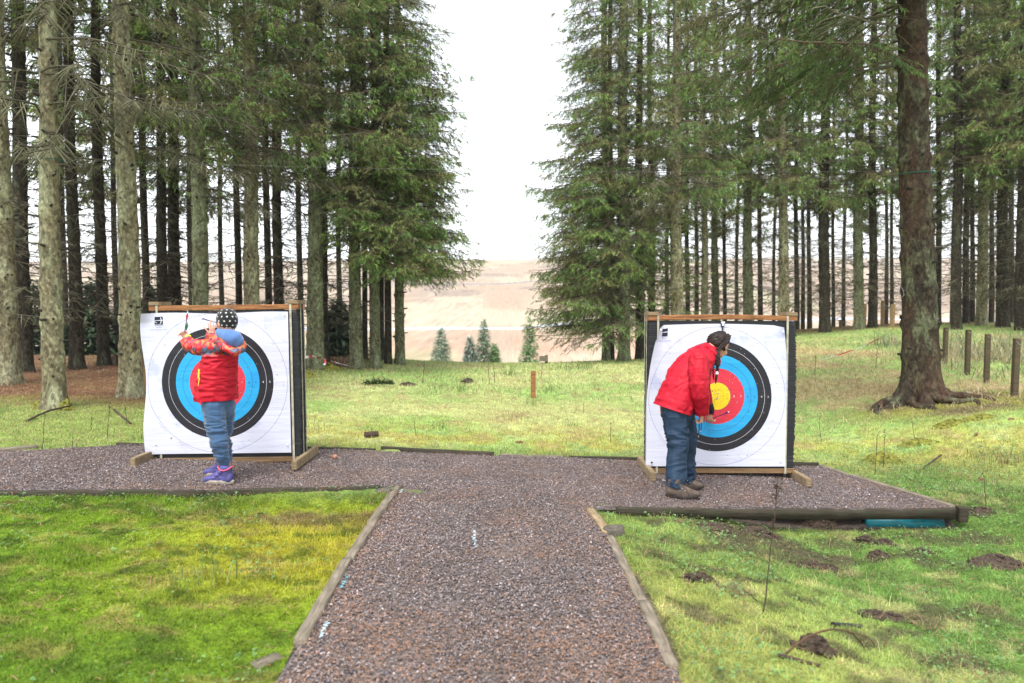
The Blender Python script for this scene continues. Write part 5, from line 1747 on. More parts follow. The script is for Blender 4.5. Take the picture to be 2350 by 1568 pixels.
add_ball(bm, H3(0, .092, -.068), 1, 2, (.022, .012, .010), R_)          # lips
for sg in (-1, 1):
    add_ball(bm, H3(.035 * sg, .068, -.040), 1, 2, (.026, .024, .024), R_)   # cheeks
    add_ball(bm, H3(.030 * sg, .086, -.010), 1, 2, (.014, .008, .009), R_)   # brows
    add_ball(bm, H3(.077 * sg, -.002, -.022), 1, 2, (.008, .018, .030), R_)  # ears
    add_ball(bm, H3(.080 * sg, -.010, -.012), 1, 2, (.010, .010, .018), R_)
# arms
chain(bm, [P(1607, 825, 6.27), P(1605, 893, 6.23), P(1611, 948, 6.29)], [.05, .04, .028])
chain(bm, [P(1618, 830, 6.68), P(1614, 885, 6.84), P(1629, 945, 6.92)], [.045, .036, .026])
hand(bm, P(1611, 951, 6.29), Vector((-.05, .1, -1)), Vector((-.8, .5, 0)), .88, thumb_side=1, thumb=1.0, curls=[(1.0, 1.3, .9), (1.05, 1.35, .9), (1.1, 1.3, .9), (1.2, 1.3, .9)])
hand(bm, P(1628, 948, 6.92), Vector((.12, .1, -1)), Vector((.5, .5, -.2)), .88, thumb_side=-1, thumb=1.0, curls=[(.5, .9, .5), (.6, 1.0, .6), (.7, 1.0, .6), (.8, 1.0, .6)])
chain(bm, [P(1549, 938, 6.31), P(1556, 1015, 6.24), P(1553, 1100, 6.14), P(1553, 1130, 6.14)], [.07, .045, .036, .034])
chain(bm, [P(1562, 938, 6.45), P(1577, 1015, 6.42), P(1579, 1100, 6.42), P(1578, 1112, 6.42)], [.07, .042, .034, .032])
me = remesh(bm, .0036, 3)
adult = obj("person", me, skin)
adult.location = AF
for v_ in me.vertices: v_.co -= AF
for p_ in me.polygons: p_.use_smooth = True
tag(adult, "person with dark braids and red jacket bending to pull an arrow from the right target", "person", "people at the targets")

bm = bmesh.new()
chain(bm, [P(1540, 952, 6.36), P(1548, 930, 6.36), P(1558, 900, 6.38), P(1571, 870, 6.42), P(1588, 845, 6.46), P(1606, 823, 6.5), P(1622, 808, 6.52)],
      [(.175, .152), (.172, .150), (.158, .140), (.165, .140), (.175, .128), (.165, .10), (.10, .075)], rt)
me = remesh(bm, .0065, 4)
folds(me, .010, 8, 21, (1.1, 1.1, 1.3))
me = cut(me, P(1547, 942, 6.36), Vector((-.33, -.05, -1)))
jk2 = place("jacket", me, jacket_red2, adult)
# collar / lowered hood
bm = bmesh.new()
chain(bm, [P(1617, 795, 6.55), P(1626, 797, 6.44), P(1638, 812, 6.42), P(1646, 828, 6.48), P(1647, 836, 6.56)], [(.028, .024), (.032, .026), (.032, .026), (.028, .024), (.02, .02)], rt)
chain(bm, [P(1622, 797, 6.6), P(1642, 812, 6.66), P(1648, 830, 6.6)], [.026, .026, .022])
chain(bm, [P(1620, 806, 6.52), P(1636, 812, 6.52)], [.065, .055])
me = remesh(bm, .0045, 3); folds(me, .005, 17, 24)
place("collar", me, jacket_red2, jk2)
bm = bmesh.new()
chain(bm, [P(1603, 826, 6.29), P(1603, 850, 6.25), P(1604, 880, 6.22), P(1607, 905, 6.22), P(1610, 930, 6.26), P(1611, 950, 6.29)], [.078, .082, .076, .070, .060, .050], rt)
me = remesh(bm, .0055, 3); folds(me, .0075, 13, 27, (1.2, 1.2, .8))
me = cut(me, P(1611, 953, 6.29), Vector((0.05, 0, -1)))
place("sleeve", me, jacket_red2, jk2)
bm = bmesh.new()
chain(bm, [P(1616, 828, 6.66), P(1614, 860, 6.76), P(1614, 885, 6.82), P(1621, 922, 6.88)], [.075, .062, .056, .050])
me = remesh(bm, .0055, 3); folds(me, .006, 13, 28)
me = cut(me, P(1622, 926, 6.88), Vector((-0.1, 0, -1)))
place("sleeve", me, jacket_red2, jk2)
bm = bmesh.new()
chain(bm, [P(1622, 922, 6.88), P(1627, 938, 6.91), P(1629, 948, 6.92)], [.046, .044, .036])
me = remesh(bm, .004, 3); folds(me, .005, 18, 29)
me = cut(me, P(1629, 950, 6.92), Vector((-.1, 0, -1)))
place("arm_guard", me, cuffk, adult)
# trousers
bm = bmesh.new()
chain(bm, [P(1551, 925, 6.37), P(1555, 950, 6.37)], [(.145, .12), (.15, .125)], rt)
chain(bm, [P(1548, 940, 6.31), P(1552, 975, 6.29), P(1556, 1015, 6.25), P(1553, 1050, 6.22), P(1552, 1085, 6.18), P(1550, 1108, 6.15), P(1548, 1122, 6.15)], [.108, .098, .082, .078, .076, .080, .082])
chain(bm, [P(1563, 940, 6.46), P(1572, 978, 6.46), P(1578, 1015, 6.44), P(1576, 1060, 6.44), P(1577, 1100, 6.44), P(1577, 1112, 6.44)], [.105, .09, .072, .068, .066, .066])
me = remesh(bm, .006, 3)
folds(me, .009, 8.5, 31, (.9, .9, 1.5), lambda c: .45 + 1.0 * math.exp(-((c.z - .42) / .12) ** 2) + 1.2 * math.exp(-((c.z - .13) / .08) ** 2))
me = cut(me, P(1550, 1117, 6.15), Vector((-.22, 0, -1)))
place("trousers", me, trou, adult)
boot_m = mat_plain("muddy_brown_leather", (0.085, 0.062, 0.047), .75, .4, 22, .5, .003)
bsole = mat_plain("dark_muddy_sole", (0.040, 0.030, 0.024), .85, .4, 24)
lace_m = mat_plain("grey_lace", (0.05, 0.05, 0.055), .7, .2)
eye_m = mat_plain("steel_eyelet", (0.6, 0.6, 0.6), .3, .1, metal=1)
for hx_, hy_, dr_, d_ in ((1528, 1143, (1, -.12), 6.12), (1541, 1122, (1, -.05), 6.42)):
    sh, q = shoe(adult, hv(P(hx_, hy_, d_).x, d_), dr_, .262, .102, .125, boot_m, bsole, "boot")
    bm = bmesh.new()
    for a_, z_ in ((.47, .092), (.55, .078)):
        add_tube(bm, [q(a_, -.36, z_ - .014), q(a_ + .03, 0, z_ + .003), q(a_, .36, z_ - .014)], .0026, 5)
    add_tube(bm, [q(.50, -.2, .098), q(.55, -.40, .080), q(.62, -.46, .055), q(.66, -.50, .03)], .0022, 5)
    place("laces", bm_mesh("laces", bm, True), lace_m, sh)
    bm = bmesh.new()
    for a_, z_ in ((.46, .085), (.54, .071)): add_ball(bm, q(a_, -.42, z_ - .008), .0045, 1)
    place("eyelets", bm_mesh("eyelets", bm, True), eye_m, sh)
# hair: cap over the skull, parted, drawn into braids
bm = bmesh.new()
add_ball(bm, H3(0, -.010, .006), 1, 4, (.079, .097, .093), R_)
me = remesh(bm, .0035, 1)
folds(me, .003, 36, 41, (1, 1, 1))
me = cut(me, H3(0, .062, 0), R_ @ Vector((0, 1, -.42)).normalized())
hair = place("hair", me, hairm, adult)


def braid(pts, r, taper, seed, tail=None):
    bm = bmesh.new()
    P_ = [Vector(p) for p in pts]
    seg = []
    for a, b_ in zip(P_[:-1], P_[1:]):
        n = max(1, int((b_ - a).length / (r * .62)))
        for k_ in range(n): seg.append((a.lerp(b_, k_ / n), (b_ - a).normalized()))
    for i, (c, t_) in enumerate(seg):
        u = i / len(seg); rr = r * (1 - taper * u)
        view = Vector((0, -1, 0)); s_ = t_.cross(view).normalized() * (1 if i % 2 else -1)
        dirn = (t_ * .75 + s_ * .6).normalized()
        add_ball(bm, c + s_ * rr * .48, 1, 2, (rr * .62, rr * .78, rr * 1.05), basis(dirn, view))
    return bm


bm = braid([H3(.030, .03, .085), H3(.060, -.02, .078), H3(.082, -.045, .045), H3(.085, -.05, -.01), P(1646, 806, 6.42), P(1648.5, 820, 6.38), P(1647, 838, 6.38), P(1645.5, 855, 6.40)], .0165, .3, 1)
place("braid", bm_mesh("braid", bm, True), hairm, hair)
bm = bmesh.new(); chain(bm, [P(1645.5, 857, 6.40), P(1643.5, 868, 6.40), P(1642.3, 882, 6.40)], [.010, .011, .003])
place("braid_tail", remesh(bm, .0025, 1), hairm, hair)
bm = bmesh.new(); chain(bm, [P(1645.7, 854, 6.40), P(1645.3, 858, 6.40)], [.012, .012])
place("hair_band", remesh(bm, .0025, 1), nail_m, hair)
bm = braid([H3(-.030, .03, .085), H3(-.060, -.02, .078), H3(-.078, -.05, .03), H3(-.07, -.06, -.03), P(1640, 820, 6.62), P(1637, 845, 6.60), P(1637, 862, 6.60)], .015, .45, 2)
place("braid", bm_mesh("braid", bm, True), hairm, hair)
bm = bmesh.new(); chain(bm, [P(1637, 862, 6.60), P(1638.5, 874, 6.60)], [.008, .003])
place("braid_tail", remesh(bm, .0025, 1), hairm, hair)
bm = braid([H3(.0, .045, .084), H3(.012, .0, .094), H3(.018, -.055, .075), H3(.020, -.088, .04), H3(.03, -.098, -.01)], .016, .1, 3)
place("braid", bm_mesh("braid", bm, True), hairm, hair)
# ------------------------------------------------------------------ posts, signs, tape and cord
def post(px, top, d, w, mat, label, group, name="fence_post", tilt=0, seed=0):
    x = (px - 1175) / F * d; z = hpt(x, d); H = P(px, top, d).z - z
    bm = bmesh.new(); add_box(bm, -w / 2, w / 2, -w / 2, w / 2, -.25, H, .006, .002)
    for v in bm.verts:
        if v.co.z > .05: v.co.x += .01 * math.sin(v.co.z * 3 + seed)
    o = obj(name, bm_mesh(name, bm), mat)
    o.location = (x, d, z); o.rotation_euler = (random.uniform(-.02, .02), tilt, random.uniform(-.4, .4))
    tag(o, label, "post", group)
    return Vector((x, d, z + H))


wood_post = mat_wood("post_timber", (0.04, 0.03, 0.018), (0.12, 0.088, 0.05), (0.05, 0.055, 0.025), 0.5)
wood_post2 = mat_wood("new_post_timber", (0.22, 0.14, 0.065), (0.36, 0.25, 0.13), (0.10, 0.09, 0.05), 0.3)
gp = "posts of the fence on the right"
tops = [post(2170, 752, 15.0, .072, wood_post, "furthest of the four near fence posts right of the big tree", gp),
        post(2222, 757, 13.3, .072, wood_post, "second fence post right of the big tree, notched halfway up", gp),
        post(2267, 767, 12.0, .072, wood_post, "third fence post right of the big tree, third nearest the edge", gp),
        post(2332, 777, 10.4, .074, wood_post, "nearest fence post, closest to the photo's right edge", gp)]
gf = "pale fence posts on the brow"
farp = [(1973, 708, 29, "short pale post, leftmost of the cluster left of the big tree"), (1984, 697, 29.5, "second pale post from the left in the brow cluster"),
        (1995, 693, 28.5, "third pale post from the left in the brow cluster"), (2007, 690, 27.5, "middle pale post of the brow cluster, fourth from left"),
        (2025, 690, 26.5, "pale post second nearest the big tree in the brow cluster"), (2047, 698, 24, "pale post of the brow cluster closest beside the big tree")]
ftops = [post(a, b_, d, .10, wood_post2, lb, gf, tilt=random.uniform(-.03, .03)) for a, b_, d, lb in farp]
post(1929, 734, 30, .10, wood_post, "small dark post on the brow just right of the thick black spruce", gf)
post(1895, 745, 30, .10, wood_post, "small dark post at the foot of the thick black spruce", gf)


def line_thing(name, pts, r, mat, label, cat, sag=0, group=None, n=24, sides=5):
    out = []
    for a, b_ in zip(pts[:-1], pts[1:]):
        a = Vector(a); b_ = Vector(b_)
        for k in range(n):
            u = k / n; p = a.lerp(b_, u); p.z -= sag * 4 * u * (1 - u); out.append(p)
    out.append(Vector(pts[-1]))
    bm = bmesh.new(); add_tube(bm, out, r, sides)
    return tag(obj(name, bm_mesh(name, bm, True), mat), label, cat, group)


wire_m = mat_plain("grey_wire", (.30, .30, .30), .5, .1, metal=.5)
cord_m = mat_plain("green_cord", (.01, .11, .075), .8, .2)
e = Vector((P(2372, 800, 9.2))); 
line_thing("fence_wire", [P(2100, 742, 17.5)] + [t_ - Vector((0, 0, .03)) for t_ in tops] + [e], .003, wire_m, "thin sagging wire along the tops of the near fence posts", "wire", .03)
line_thing("fence_wire", [t_ - Vector((0, 0, .1)) for t_ in ftops], .005, wire_m, "thin wire strung through the pale posts on the brow", "wire", .02)
line_thing("line", [P(135, 366, 9.42), P(2063, 393, 10.45)], .0006, wire_m, "taut thin line strung high across the clearing between two trees", "line", .06, n=60)


def ring(cx, cy, z, r, rad, mat, label, extra=None):
    pts = [Vector((cx + r * math.cos(t_), cy + r * math.sin(t_), z + .012 * math.sin(t_ + 1))) for t_ in np.linspace(-1.2, 2 * math.pi - 1.2, 30)]
    if extra: pts += extra
    bm = bmesh.new(); add_tube(bm, pts, rad, 6)
    return tag(obj("cord", bm_mesh("cord", bm, True), mat), label, "cord", "green cords tied round trunks")


x0 = (121 - 1175) / F * 9.5
zz = P(110, 363, 9.38).z
ring(x0 + .0, 9.5, zz, .135, .006, cord_m, "green cord tied round the nearest left trunk and led to the next tree", [P(140, 371, 9.9), P(176, 374, 14.8)])
zz = P(2100, 393, 10.42).z
ring(BX - .135, BY, zz, .215, .006, cord_m, "green cord tied round the big red-barked tree")
bm = bmesh.new()
lp = [P(2066, 655, 10.4), P(2061, 672, 10.36), P(2068, 684, 10.34), P(2075, 678, 10.33), P(2072, 664, 10.36), P(2064, 655, 10.4)]
add_tube(bm, lp, .003, 5)
tag(obj("wire_loop", bm_mesh("wire_loop", bm, True), wire_m), "thin pale wire loop hanging on the left side of the big tree", "wire")

tape_m, nt, b = newmat("barrier_tape")
uvn = nt.nodes.new("ShaderNodeUVMap"); uvn.uv_map = "u"
sx = nt.nodes.new("ShaderNodeSeparateXYZ"); nt.links.new(uvn.outputs[0], sx.inputs[0])
fr_ = nt.nodes.new("ShaderNodeMath"); fr_.operation = 'FRACT'; nt.links.new(sx.outputs[0], fr_.inputs[0])
r1 = ramp_node(nt, fr_.outputs[0], [(0, (.6, .02, .03)), (.5, (.75, .75, .78))], 'CONSTANT')
nt.links.new(r1.outputs[0], b.inputs["Base Color"]); b.inputs["Roughness"].default_value = .3


def tape(pts, w, label, tw=1.5, per=.22):
    pts = [Vector(p) for p in pts]
    P2 = []
    for a, b_ in zip(pts[:-1], pts[1:]):
        for k in range(12): P2.append(a.lerp(b_, k / 12))
    P2.append(pts[-1])
    co = []; uv = []; L = 0
    for i, p in enumerate(P2):
        if i: L += (p - P2[i - 1]).length
        t_ = (P2[min(i + 1, len(P2) - 1)] - P2[max(i - 1, 0)]).normalized()
        s_ = t_.cross(Vector((0, 1, 0))).normalized(); u_ = t_.cross(s_)
        a_ = tw * math.sin(L * 1.3)
        d_ = (s_ * math.cos(a_) + u_ * math.sin(a_)) * w / 2
        co += [p - d_, p + d_]; uv += [(L / per, 0), (L / per + .12, 1)]
    n = len(P2); f = np.array([(2 * i, 2 * i + 2, 2 * i + 3, 2 * i + 1) for i in range(n - 1)])
    me = arrays_mesh("tape", np.array([tuple(c) for c in co]), [f])
    ul = me.uv_layers.new(name="u"); ul.data.foreach_set("uv", np.array(uv, dtype=np.float32)[f.ravel()].ravel())
    o = obj("barrier_tape", me, tape_m)
    return tag(o, label, "tape", "red and white barrier tape")


tape([P(690, 823, 15.2), P(703, 820, 15.3), P(719, 818, 15.5), P(745, 824, 15.7), P(777, 834, 16.1), P(815, 843, 16.4), P(850, 848, 16.6), P(915, 853.5, 16.8)], .05, "red and white tape drooping from behind the left target past mossy roots")
tape([P(745, 824, 15.68), P(747, 830, 15.66), P(744, 838, 15.62)], .035, "loose end of red and white tape hanging by the pale spruce's foot")
tape([P(2063, 747, 11.6), P(2021, 775, 12.4), P(1985, 794, 13), P(1930, 813, 13.6), P(1881, 827, 14)], .014, "white and red tape running down the straw bank from the big tree", .8, .9)

# little signposts
def signpost(px, pt, pb, d, bw, bh, label, side=-1):
    x = (px - 1175) / F * d; z = hpt(x, d); H = P(px, pt, d).z - z
    t = thing("signpost", label, "sign", (x, d, z), "small wooden signposts")
    bm = bmesh.new(); add_box(bm, -.035, .035, -.035, .035, -.2, H, .004)
    obj("post", bm_mesh("post", bm), wood_post, t)
    bm = bmesh.new(); add_box(bm, side * bw if side < 0 else .0, .02 if side < 0 else bw, -.058, -.037, H - bh - .02, H - .02, .003)
    obj("board", bm_mesh("board", bm), wood_grey, t)


signpost(1254, 815, 835, 19.5, .17, .13, "small weathered signpost at the brow left of the right-hand trees")
signpost(264, 814, 845, 16.2, .16, .17, "small weathered signpost low behind the large pale spruce at left")
x = (1224 - 1175) / F * 12.3
bm = bmesh.new(); add_box(bm, -.038, .038, -.011, .011, -.1, P(1224, 852, 12.3).z - hpt(x, 12.3), .003)
o = obj("wooden_stake", bm_mesh("wooden_stake", bm), wood_orange); o.location = (x, 12.3, hpt(x, 12.3)); tag(o, "short orange-brown wooden stake standing alone in the middle field", "stake")

# ------------------------------------------------------------------ soil, moss, wood scraps
soil_m = mat_plain("dark_crumbly_soil", (0.055, 0.038, 0.026), .95, .55, 60, 1.0, .015)


def mound(name, g, rx, ry, h, mat, label, cat, group, seed, crumbs=40, cmat=None):
    bm = bmesh.new()
    nr, na = 9, 26
    rows = []
    for i in range(nr + 1):
        u = i / nr
        row = []
        for k in range(na):
            a = 2 * math.pi * k / na
            wob = 1 + .35 * (vnoise(math.cos(a) * 1.6 + seed * 3, math.sin(a) * 1.6, seed) - .5) * 2
            x = math.cos(a) * rx * u * wob; y = math.sin(a) * ry * u * wob
            z = h * (1 - u ** 1.7) * (.7 + .6 * vnoise(x / rx * 4 + 7 * seed, y / ry * 4, seed + 5)) - .02 * (u > .95)
            row.append(bm.verts.new((x, y, float(z) + hpt(g.x + x, g.y + y) - g.z)))
        rows.append(row)
    for i in range(nr):
        for k in range(na): bm.faces.new((rows[i][k], rows[i + 1][k], rows[i + 1][(k + 1) % na], rows[i][(k + 1) % na]))
    bmesh.ops.remove_doubles(bm, verts=rows[0], dist=1e-5)
    rs_ = random.Random(seed)
    for _ in range(crumbs):
        a = rs_.uniform(0, 6.28); u = rs_.random() ** .6 * 1.15
        x = math.cos(a) * rx * u; y = math.sin(a) * ry * u
        r = rs_.uniform(.006, .02) * (1 + h * 3)
        add_ball(bm, (x, y, h * max(0, 1 - u ** 1.7) * .9 + hpt(g.x + x, g.y + y) - g.z + r * .2), r, 1, (1, rs_.uniform(.6, 1), .7), None, .5, rs_.random() * 9)
    o = obj(name, bm_mesh(name, bm, False), mat); o.location = g
    return tag(o, label, cat, group)


gm_ = "dark molehills in the grass"
for i, (px, py, rx, ry, h, lb) in enumerate(((2288, 1300, .19, .10, .05, "wide dark molehill near the right edge of the front grass"),
        (2030, 1253, .09, .05, .035, "dark molehill below the turquoise pipe, the higher of two close ones"),
        (2012, 1279, .07, .04, .03, "dark molehill below the turquoise pipe, the lower of two close ones"),
        (2116, 1272, .06, .03, .02, "small flat molehill between the turquoise pipe and the widest molehill"),
        (1868, 1300, .16, .07, .02, "flat patch of turned soil right of the tall dead stalk"),
        (1602, 1333, .10, .05, .03, "dark molehill left of the tall dead stalk, near the path kerb"),
        (1872, 1492, .09, .05, .045, "black molehill under the arching bramble"),
        (2035, 1420, .16, .06, .02, "flat clover-grown molehill right above the black stick"),
        (2246, 1178, .13, .07, .03, "dark molehill right of the beam's corner block"),
        (1985, 1245, .07, .04, .035, "lumpy clod of soil under the front beam beside clover"),
        (1650, 1216, .16, .07, .03, "bare greyish soil heap under the beam near the adult's boots"),
        (1745, 1228, .14, .07, .035, "bare soil heap under the beam just left of the dead stalk"),
        (1880, 1205, .15, .06, .04, "clover-covered soil heap under the beam left of the pipe"),
        (936, 886, .17, .12, .05, "low molehill in the middle field right of the green fallen sprig"),
        (1073, 879, .15, .1, .06, "rusty little molehill in the middle field left of the stake"),
        (2075, 869, .10, .07, .05, "small dark molehill on the straw bank left of the big tree"))):
    mound("molehill", G(px, py), rx, ry, h * 1.4, soil_m, lb, "molehill", gm_, i + 1, 40 if h > .03 else 26)
gm_ = "moss cushions"
for i, (px, py, rx, ry, h, lb) in enumerate(((2022, 1062, .19, .13, .10, "dome of yellow-green moss beyond the platform's right corner"),
        (2105, 1020, .20, .12, .06, "flat yellow moss cushion farther behind the moss dome"),
        (755, 851, .26, .18, .14, "bright moss cushion at the foot of the pale spruce by the left target"),
        (705, 866, .16, .12, .09, "moss-covered root bump tight against the left target's side"),
        (1473, 822, .30, .2, .16, "rounded moss cushion left of the right target at the wood's edge"),
        (92, 938, .11, .08, .10, "mossy clump on the left of the nearest pale spruce's foot"),
        (152, 940, .10, .08, .11, "mossy clump on the right of the nearest pale spruce's foot"),
        (2180, 975, .2, .1, .05, "moss cushion among the big tree's right-hand roots"),
        (2250, 960, .18, .1, .04, "mossy hump far right of the big tree's roots"))):
    mound("moss_cushion", G(px, py), rx, ry, h, moss_mat, lb, "moss", gm_, i + 31, 30)


def lying(name, a, b_, r, mat, label, cat, group=None, bend=0, ends=None):
    a = Vector(a); b_ = Vector(b_); m_ = a.lerp(b_, .5); m_.z += bend
    bm = bmesh.new(); add_tube(bm, [a, a.lerp(m_, .5) + Vector((0, 0, bend * .3)), m_, m_.lerp(b_, .5), b_], [r, r * .95, r * 1.02, r * .95, r * .9], 12)
    o = obj(name, bm_mesh(name, bm, False), mat)
    return tag(o, label, cat, group)


dk_wood = mat_plain("dark_wet_wood", (0.05, 0.032, 0.022), .8, .4, 30, .5, .003)
g = G(838, 1006); g2 = G(867, 1003)
lying("log", g + Vector((0, 0, .03)), g2 + Vector((0, 0, .03)), .036, dk_wood, "short dark brown log lying in the grass behind the gravel", "log")
up = Vector((0, 0, .012))
lying("stick", G(1911, 1440) + up, G(1976, 1443) + up, .012, black_m, "short black stick lying in the front right grass", "stick", "sticks in the grass")
lying("stick", G(1781, 1509) + up, G(1884, 1537) + up, .008, dk_wood, "brown stick lying at the foot of the arching bramble", "stick", "sticks in the grass")
lying("stick", G(2118, 1078) + up, G(2160, 1058) + up * 5, .009, dk_wood, "dark stick poking up beyond the platform's right side", "stick", "sticks in the grass")
lying("stick", G(262, 950) + up * 4, G(300, 975) + up, .012, dk_wood, "dark stick lying in the grass left of the left target", "stick", "sticks in the grass")
lying("stick", G(60, 970) + up, G(165, 940) + up * 4, .011, dk_wood, "bent dark branch lying before the nearest pale spruce", "stick", "sticks in the grass", .03)
stone_m2 = mat_plain("flat_grey_wood", (0.085, 0.075, 0.058), .8, .3, 20, .4, .003)
for px, py, r, lb, hh, flat in ((880, 1129, .048, "flat grey round slab beside the left path kerb's far end", .03, True), (1381, 1165, .046, "flat grey round slab at the right path kerb's far end", .03, True), (1409, 1222, .052, "low mossy stump slice with hollow top right of the path kerb", .05, False)):
    g = G(px, py)
    bm = bmesh.new()
    prof = [(0, .0), (.55, .001), (.6, .004 if not flat else .001), (.97, .004), (1.03, -.008), (1.0, -hh)]
    if not flat: prof = [(0, -.014), (.5, -.013), (.6, .0), (.95, .004), (1.04, -.008), (1.08, -hh)]
    rows = [[bm.verts.new((math.cos(t_) * r * a_ * (1.25 + .08 * math.sin(3 * t_)), math.sin(t_) * r * a_ * (1 + .06 * math.cos(2 * t_)), z_ + hh * .8)) for t_ in np.linspace(0, 2 * math.pi, 20, endpoint=False)] for a_, z_ in prof[1:]]
    bm.faces.new(rows[0])
    for r0, r1_ in zip(rows[:-1], rows[1:]):
        for k in range(20): bm.faces.new((r0[k], r0[(k + 1) % 20], r1_[(k + 1) % 20], r1_[k]))
    o = obj("wood_slab", bm_mesh("wood_slab", bm, True), stone_m2); o.location = g + Vector((0, 0, -.008)); o.rotation_euler = (.06, -.08, 0)
    tag(o, lb, "wood slab", "round slabs by the path")
# cones
cone_m = mat_plain("cone_scales", (0.17, 0.085, 0.05), .8, .5, 70, 1.0, .006)
for i, (px, py, lb) in enumerate(((1192, 1018, "brown spruce cone lying alone in the grass behind the middle gravel"), (2252, 1103, "brown cone in the right grass beyond the platform corner"), (2078, 914, "reddish cone beside the big tree's front root"),
                     (2240, 1000, "pinkish cone at the far right below the big tree"), (1558, 1202, "pinkish cone lying in the grass below the adult's boots"), (2320, 965, "small cone near the right edge by the mossy roots"))):
    g = G(px, py); bm = bmesh.new(); L_ = .055
    for k in range(9):
        u = k / 8 - .5
        add_ball(bm, (u * L_ * 1.7, 0, .014), .016 * math.sqrt(max(.08, 1 - (1.9 * u) ** 2)), 1, (1, 1, 1), None, .6, i + k)
    o = obj("spruce_cone", bm_mesh("spruce_cone", bm), cone_m); o.location = g; o.rotation_euler = (0, 0, i * 1.3)
    tag(o, lb, "cone", "fallen spruce cones")
bm = bmesh.new(); add_ball(bm, (0, 0, .022), .024, 3, (1, 1, .85), None, .15, 3)
o = obj("ball", bm_mesh("ball", bm, True), mat_plain("worn_pink_clay", (.36, .16, .11), .6, .35, 30)); g = G(768, 1054, True); o.location = g
tag(o, "small pinkish-brown ball lying on gravel right of the left target", "ball")
# chalky blue paint marks on gravel
paint = mat_plain("pale_blue_paint", (.34, .44, .48), .6, .15, 40)
paint2 = mat_plain("turquoise_paint", (.10, .27, .32), .6, .2, 40)
for pts, mm, lb in (([(1087, 1222), (1090, 1232), (1086, 1236), (1091, 1248), (1093, 1262)], paint, "pale blue-white paint streak in the middle of the gravel path"),
                    ([(797, 1322), (791, 1340), (783, 1350), (780, 1356)], paint2, "turquoise paint streak beside the left kerb, the farther one"),
                    ([(753, 1432), (748, 1440), (738, 1455), (733, 1470)], paint, "pale blue paint streak beside the left kerb, the nearer one"),
                    ([(921, 1128), (917, 1136)], paint, "tiny blue paint fleck at the corner of the left kerb")):
    bm = bmesh.new(); rs = random.Random(len(pts))
    for (a0, b0), (a1, b1) in zip(pts[:-1], pts[1:]):
        for k in range(7):
            u = k / 7; g = G(a0 + (a1 - a0) * u, b0 + (b1 - b0) * u, True)
            add_ball(bm, g + Vector((rs.uniform(-.008, .008), 0, .010)), rs.uniform(.003, .009), 1, (1, 1, .35), None, .4, k)
    c0 = G(*pts[0], True)
    for v in bm.verts: v.co -= c0
    o = obj("paint_mark", bm_mesh("paint_mark", bm), mm); o.location = c0
    tag(o, lb, "paint mark", "paint marks on the gravel")
bm = bmesh.new(); add_box(bm, -.014, .014, -.012, .012, .008, .010); o = obj("paper_scrap", bm_mesh("paper_scrap", bm), nail_m); o.location = G(1523, 1105, True); o.rotation_euler = (0, .2, .4)
tag(o, "tiny white paper scrap on gravel left of the adult's boot", "paper")

# ------------------------------------------------------------------ stalks, rushes, bramble
stalk_m = mat_plain("dry_dark_stalk", (0.06, 0.038, 0.028), .85, .3)
def stalk(px, pb, pxt, pt, r, label, heads=0, seed=0, twigs=3):
    g = G(px, pb); top = P(pxt, pt, g.y - .02)
    rs_ = random.Random(seed)
    bm = bmesh.new(); pts = []
    for k in range(9):
        u = k / 8; p = g.lerp(top, u) + Vector((rs_.uniform(-.004, .004), rs_.uniform(-.004, .004), 0)) * (r > .002)
        pts.append(p)
    add_tube(bm, pts, [r * (1 - .6 * k / 8) for k in range(9)], 5)
    H = (top - g).length
    for k in range(twigs):
        u = rs_.uniform(.35, .95); p = g.lerp(top, u); d = Vector((rs_.uniform(-1, 1), rs_.uniform(-1, 1), rs_.uniform(1.0, 2.0))).normalized() * H * rs_.uniform(.06, .16)
        add_tube(bm, [p, p + d * .5 + Vector((0, 0, .004)), p + d], [r * .5, r * .4, r * .25], 4)
    for k in range(heads):
        u = rs_.uniform(.80, 1.0); p = g.lerp(top, u) + Vector((rs_.uniform(-1, 1), rs_.uniform(-1, 1), rs_.uniform(-.3, 1))) * H * .035
        add_ball(bm, p, r * rs_.uniform(.9, 1.8), 1, (1, 1, 1), None, .5, k)
    for v in bm.verts: v.co -= g
    o = obj("dry_stalk", bm_mesh("dry_stalk", bm), stalk_m); o.location = g
    tag(o, label, "stalk", "dry plant stalks")


